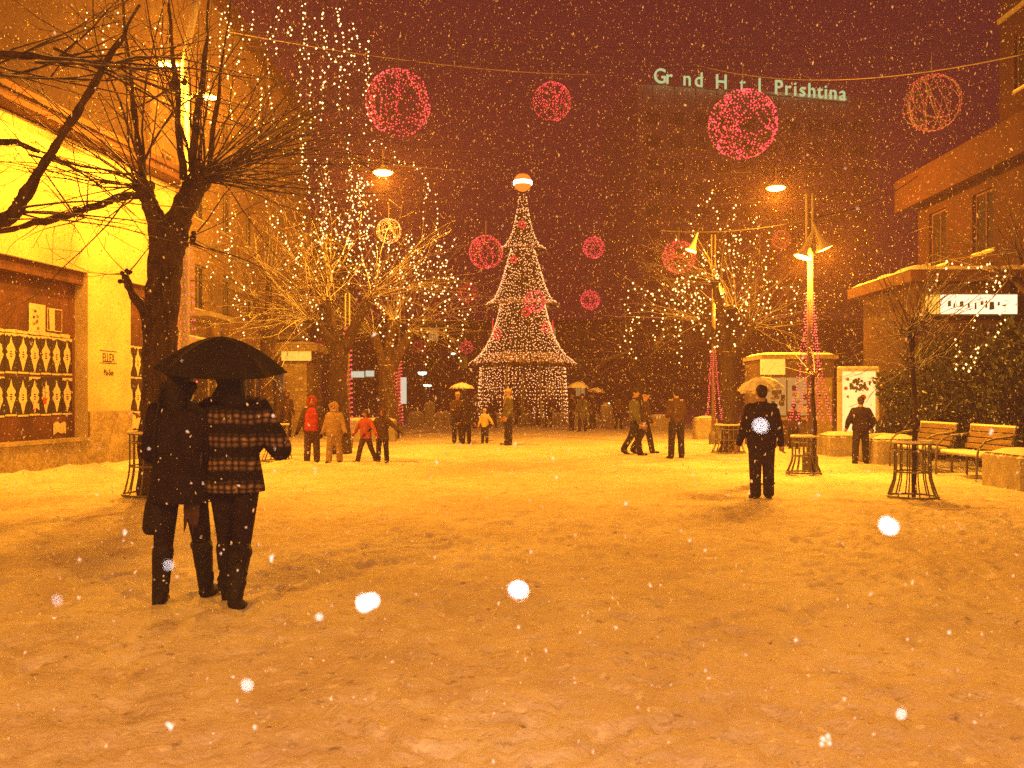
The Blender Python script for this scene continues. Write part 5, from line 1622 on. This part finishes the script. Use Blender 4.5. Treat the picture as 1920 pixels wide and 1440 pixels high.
# --- children on the left
KG = 'children walking together on the left'
person((cx(585, 20.4), 20.4, 0), .1, 1.52, 'tallest child in red jacket with dark sleeves and red furry hood', 'browncloth', 'browncloth', 'boot', 'furhood', 'redfur', arms=((-4, 18, 14), (4, 12, 14)), spread=3.2, hem=.46, bulk=1.5, vox=.02, face=True, gloves='black', group=KG, coat2='redcloth', leg=1.4)
person((cx(627, 20.3), 20.3, 0), -.1, 1.38, 'child in tan snowsuit with furry tan hood', 'tan', 'tan', 'boot', 'furhood', 'tanfur', legs=((8, 4), (-4, 4)), arms=((4, 14, 14), (8, 18, 20)), spread=4, hem=.44, bulk=1.5, leg=1.5, vox=.02, face=True, gloves='black', group=KG)
person((cx(686, 20.5), 20.5, 0), R(-35), 1.24, 'small child in coral jacket striding with an arm out', 'pink', 'browncloth', 'boot', 'earflap', 'browncloth', legs=((20, 6), (-18, 10)), arms=((-14, 42, 10), (10, 40, 10)), hem=.46, bulk=1.4, vox=.018, face=True, gloves='redcloth', group=KG)
person((cx(717, 20.4), 20.4, 0), R(-15), 1.25, 'small child in dark furry hood and belted coat', 'browncloth', 'denim', 'boot', 'furhood', 'brownfur', legs=((-4, 4), (4, 2)), spread=7, arms=((8, 35, 15), (10, 46, 30)), hem=.40, bulk=1.4, vox=.018, face=True, gloves='black', group=KG)
person((cx(537, 33), 33, 0), .3, 1.74, 'hooded figure in long brown coat before the yellow kiosk', 'browncloth', 'black', 'boot', 'hood', 'browncloth', hem=.30, bulk=1.05, vox=.028, face=True, group=GRP)
# --- people round the tree foot
for px, fy, H_, rz, c_, hd, lab in (
        (890, 803, 1.72, 1.2, 'browncloth', 'hair', 'brown-coated person behind the small child left of the tree legs'),
        (924, 802, 1.64, -.6, 'black', 'hood', 'dark hooded person between the child and the man in olive'),
        (973, 799, 1.70, 2.6, 'browncloth', 'beanie', 'person at the tree foot just right of the man in olive'),
        (1011, 799, 1.74, .5, 'browncloth', 'hair', 'person in brown standing under the tree, left of two'),
        (1029, 801, 1.72, -.8, 'black', 'beanie', 'dark person standing under the tree, right of two'),
        (1072, 807, 1.72, .9, 'black', 'hair', 'person under the pale umbrella right of the tree'),
        (1092, 809, 1.66, -.3, 'greygreen', 'beanie', 'person in grey-green in the middle of the umbrella group'),
        (1111, 804, 1.70, -1.2, 'browncloth', 'hair', 'person at the right end of the umbrella group'),
        (1160, 805, 1.70, 2.4, 'browncloth', 'hood', 'lone brown figure beyond the umbrella group'),
        (1488, 842, 1.33, PI, 'browncloth', 'hair', 'short dark figure in front of the brown kiosk')):
    p = gnd(px, fy)
    person(p, rz, H_, lab, c_, 'denim', 'boot', hd, 'hair' if hd == 'hair' else 'black', legs=((3, 2), (-3, 3)), spread=3.5, arms=((5, 10, 40), (5, 10, 30)), hem=random.choice((.34, .44, .47)), bulk=random.uniform(1.1, 1.3), vox=.03, face=abs(rz) < 1.3, group=GRP, scarf=random.choice((None, 'redcloth', 'tan', 'black')))
umbrella((cx(1083, 39.5), 39.3, at(0, 727, 39.4).z), .50, .24, 'pale snow-topped umbrella over the group right of the tree', 'umbrella_snowy', (0, 0, 0), .7, True)
umbrella((cx(1119, 41), 41, at(0, 735, 41).z), .45, .2, 'dull umbrella at the right end of the umbrella group', 'brown_nylon', (R(4), R(8), 0), .7, False)

dg = bpy.context.evaluated_depsgraph_get()
for o in BAKE:
    me = bpy.data.meshes.new_from_object(o.evaluated_get(dg))
    old = o.data
    mts = list(old.materials)
    o.modifiers.clear()
    o.data = me
    me.materials.clear()
    for m_ in mts: me.materials.append(m_)

# snow ridge along the left wall and a heap by the children
def heap(name, pts, hw, hh, label):
    mb = MB(); n = 9
    rows = []
    for i, p in enumerate(pts):
        a = Vector(pts[max(i-1, 0)]); b = Vector(pts[min(i+1, len(pts)-1)])
        d = (b-a).normalized(); e = Vector((-d.y, d.x, 0))
        k = math.sin(PI*(i+.5)/len(pts))**.4
        rows.append([Vector(p)+e*hw*k*(2*j/(n-1)-1)*random.uniform(.85, 1.15)+Vector((0, 0, -.05+hh*k*math.cos(PI/2*(2*j/(n-1)-1))*random.uniform(.75, 1.2))) for j in range(n)])
    vs = [p for r in rows for p in r]
    mb.add(vs, [(i*n+j, i*n+j+1, (i+1)*n+j+1, (i+1)*n+j) for i in range(len(rows)-1) for j in range(n-1)])
    o = mb.build(name, M['ground'], None, True)
    tag(o, label, 'snow bank')
heap('snow_bank', [(-9.2+.144*t+.55, 16.6+t, 0) for t in np.linspace(-6, 5.5, 40)], .5, .22, 'dirty snow bank along the foot of the poster wall')
heap('snow_bank', [(cx(545, 20)+.05*k, 19.9+.02*math.sin(k), 0) for k in range(-10, 12)], .28, .14, 'small heap of cleared snow beside the child in red')

# ------------------------------------------------------------------ falling snow
def flake_mesh(mb, c, s_, rnd):
    # ragged little clump of crystals, a bit longer along its fall
    t = Vector((rnd.uniform(-.25, .25), rnd.uniform(-.25, .25), 1)).normalized()
    st = rnd.uniform(.2, 1.5)*(1.0 if c[1] < 5 else 1.7)
    for k in range(2 if s_ < .02 else 3):
        a = (Vector((rnd.gauss(0, 1), rnd.gauss(0, 1), rnd.gauss(0, 1)))+t*st*rnd.choice((-1, 1))).normalized()
        b = a.orthogonal().normalized(); d = a.cross(b)
        o_ = Vector(c)+t*s_*st*.35*(k-.5)+b*s_*.35*rnd.uniform(-1, 1)
        q = [o_+b*s_*rnd.uniform(.3, .8), o_+d*s_*rnd.uniform(.25, .7), o_-b*s_*rnd.uniform(.3, .8), o_-d*s_*rnd.uniform(.25, .7)]
        t1 = o_+a*s_*rnd.uniform(.6, 1.2+.5*st); t2 = o_-a*s_*rnd.uniform(.6, 1.2+.5*st)
        mb.add(q+[t1, t2], [(0, 1, 4), (1, 2, 4), (2, 3, 4), (3, 0, 4), (1, 0, 5), (2, 1, 5), (3, 2, 5), (0, 3, 5)])
fm = MB()
fr = random.Random(99)
for k in range(30000):
    Y = 1.2+30*fr.random()**.62
    X = fr.uniform(-.66, .66)*Y; Z = fr.uniform(.03, CH+.46*Y)
    if Z > 13 or (Y < 7 and Z > CH and fr.random() < .8): continue
    flake_mesh(fm, (X, Y, Z), (fr.uniform(.0015, .0042) if Y < 4 else fr.uniform(.003, .0085)*(1+.03*Y)), fr)
for k in range(420):          # larger wet clumps drifting low in front of the camera
    Y = fr.uniform(1.4, 5.0)
    flake_mesh(fm, (fr.uniform(-.6, .6)*Y, Y, max(.03, CH-fr.uniform(.05, .43)*Y)), fr.choice((.0016, .002, .003, .0045))*(.5+.25*Y), fr)
fo = fm.build('falling_snow', M['flake'])
tag(fo, 'snowflakes falling through the whole square', kind='stuff')

# flakes caught by the flash close to the lens
def big_flake(px, py, d, s_, label, k=2, seed=0):
    rnd = random.Random(seed)
    mb = MB()
    for q in range(k):
        mb.ell((rnd.gauss(0, s_*.9), rnd.gauss(0, s_*.3), rnd.gauss(0, s_*.9)), (s_*rnd.uniform(.5, .9), s_*.5, s_*rnd.uniform(.5, 1.0)), 8, 6)
    for q in range(5): flake_mesh(mb, (rnd.gauss(0, s_*.8), 0, rnd.gauss(0, s_*.8)), s_*.5, rnd)
    o = mb.build('snowflake', M['flake'], None, False, at(px, py, d))
    tag(o, label, 'snowflake', 'big flakes close to the lens')
big_flake(685, 1128, .34, .0012, 'big hooked white flake floating below the checked jacket woman', 4, 2)
big_flake(978, 1107, .31, .0009, 'big round white flake floating near the picture centre', 2, 5)
big_flake(463, 1285, .42, .0007, 'round white flake floating low left below the couple', 2, 6)
big_flake(597, 1158, .70, .0012, 'small round white flake between the couple and the big hooked flake', 2, 8)
big_flake(1665, 988, .34, .0011, 'elongated white flake floating below the nearest tree guard', 3, 9)
big_flake(1692, 1338, .48, .0009, 'round white flake floating near the lower right corner', 2, 10)
big_flake(1427, 800, .34, .0006, 'pale flake floating in front of the dark-jacketed man\'s back', 2, 11)
big_flake(318, 1060, .46, .0008, 'small blurred white flake floating in front of the left woman\'s boot', 1, 12)
big_flake(108, 1125, .46, .0007, 'blurred white flake floating alone at the left edge', 1, 13)
big_flake(1550, 1388, 1.3, .0042, 'ragged white flake cluster at the bottom right', 5, 14)
big_flake(235, 997, 1.6, .0032, 'ragged white flake left of the shoulder bag', 3, 15)
big_flake(510, 1046, 1.5, .0030, 'ragged white flake right of the checked woman\'s boot', 3, 16)
big_flake(320, 1360, 1.0, .0020, 'white flake low at the bottom left', 3, 17)

# ------------------------------------------------------------------ snow-laden air
mb = MB(); mb.box((-160, -40, -1.2), (160, 400, 50))
hz = mb.build('haze', None)
hm = bpy.data.materials.new('snowy_air'); hm.use_nodes = True
nt = hm.node_tree
for n_ in list(nt.nodes):
    if n_.type != 'OUTPUT_MATERIAL': nt.nodes.remove(n_)
pv = nt.nodes.new('ShaderNodeVolumePrincipled')
pv.inputs['Color'].default_value = (.97, .60, .50, 1)
pv.inputs['Density'].default_value = .0026
pv.inputs['Anisotropy'].default_value = .4
nt.links.new(pv.outputs[0], nt.nodes['Material Output'].inputs['Volume'])
hz.data.materials.clear(); hz.data.materials.append(hm)
tag(hz, 'air thick with falling snow over the square', kind='stuff')
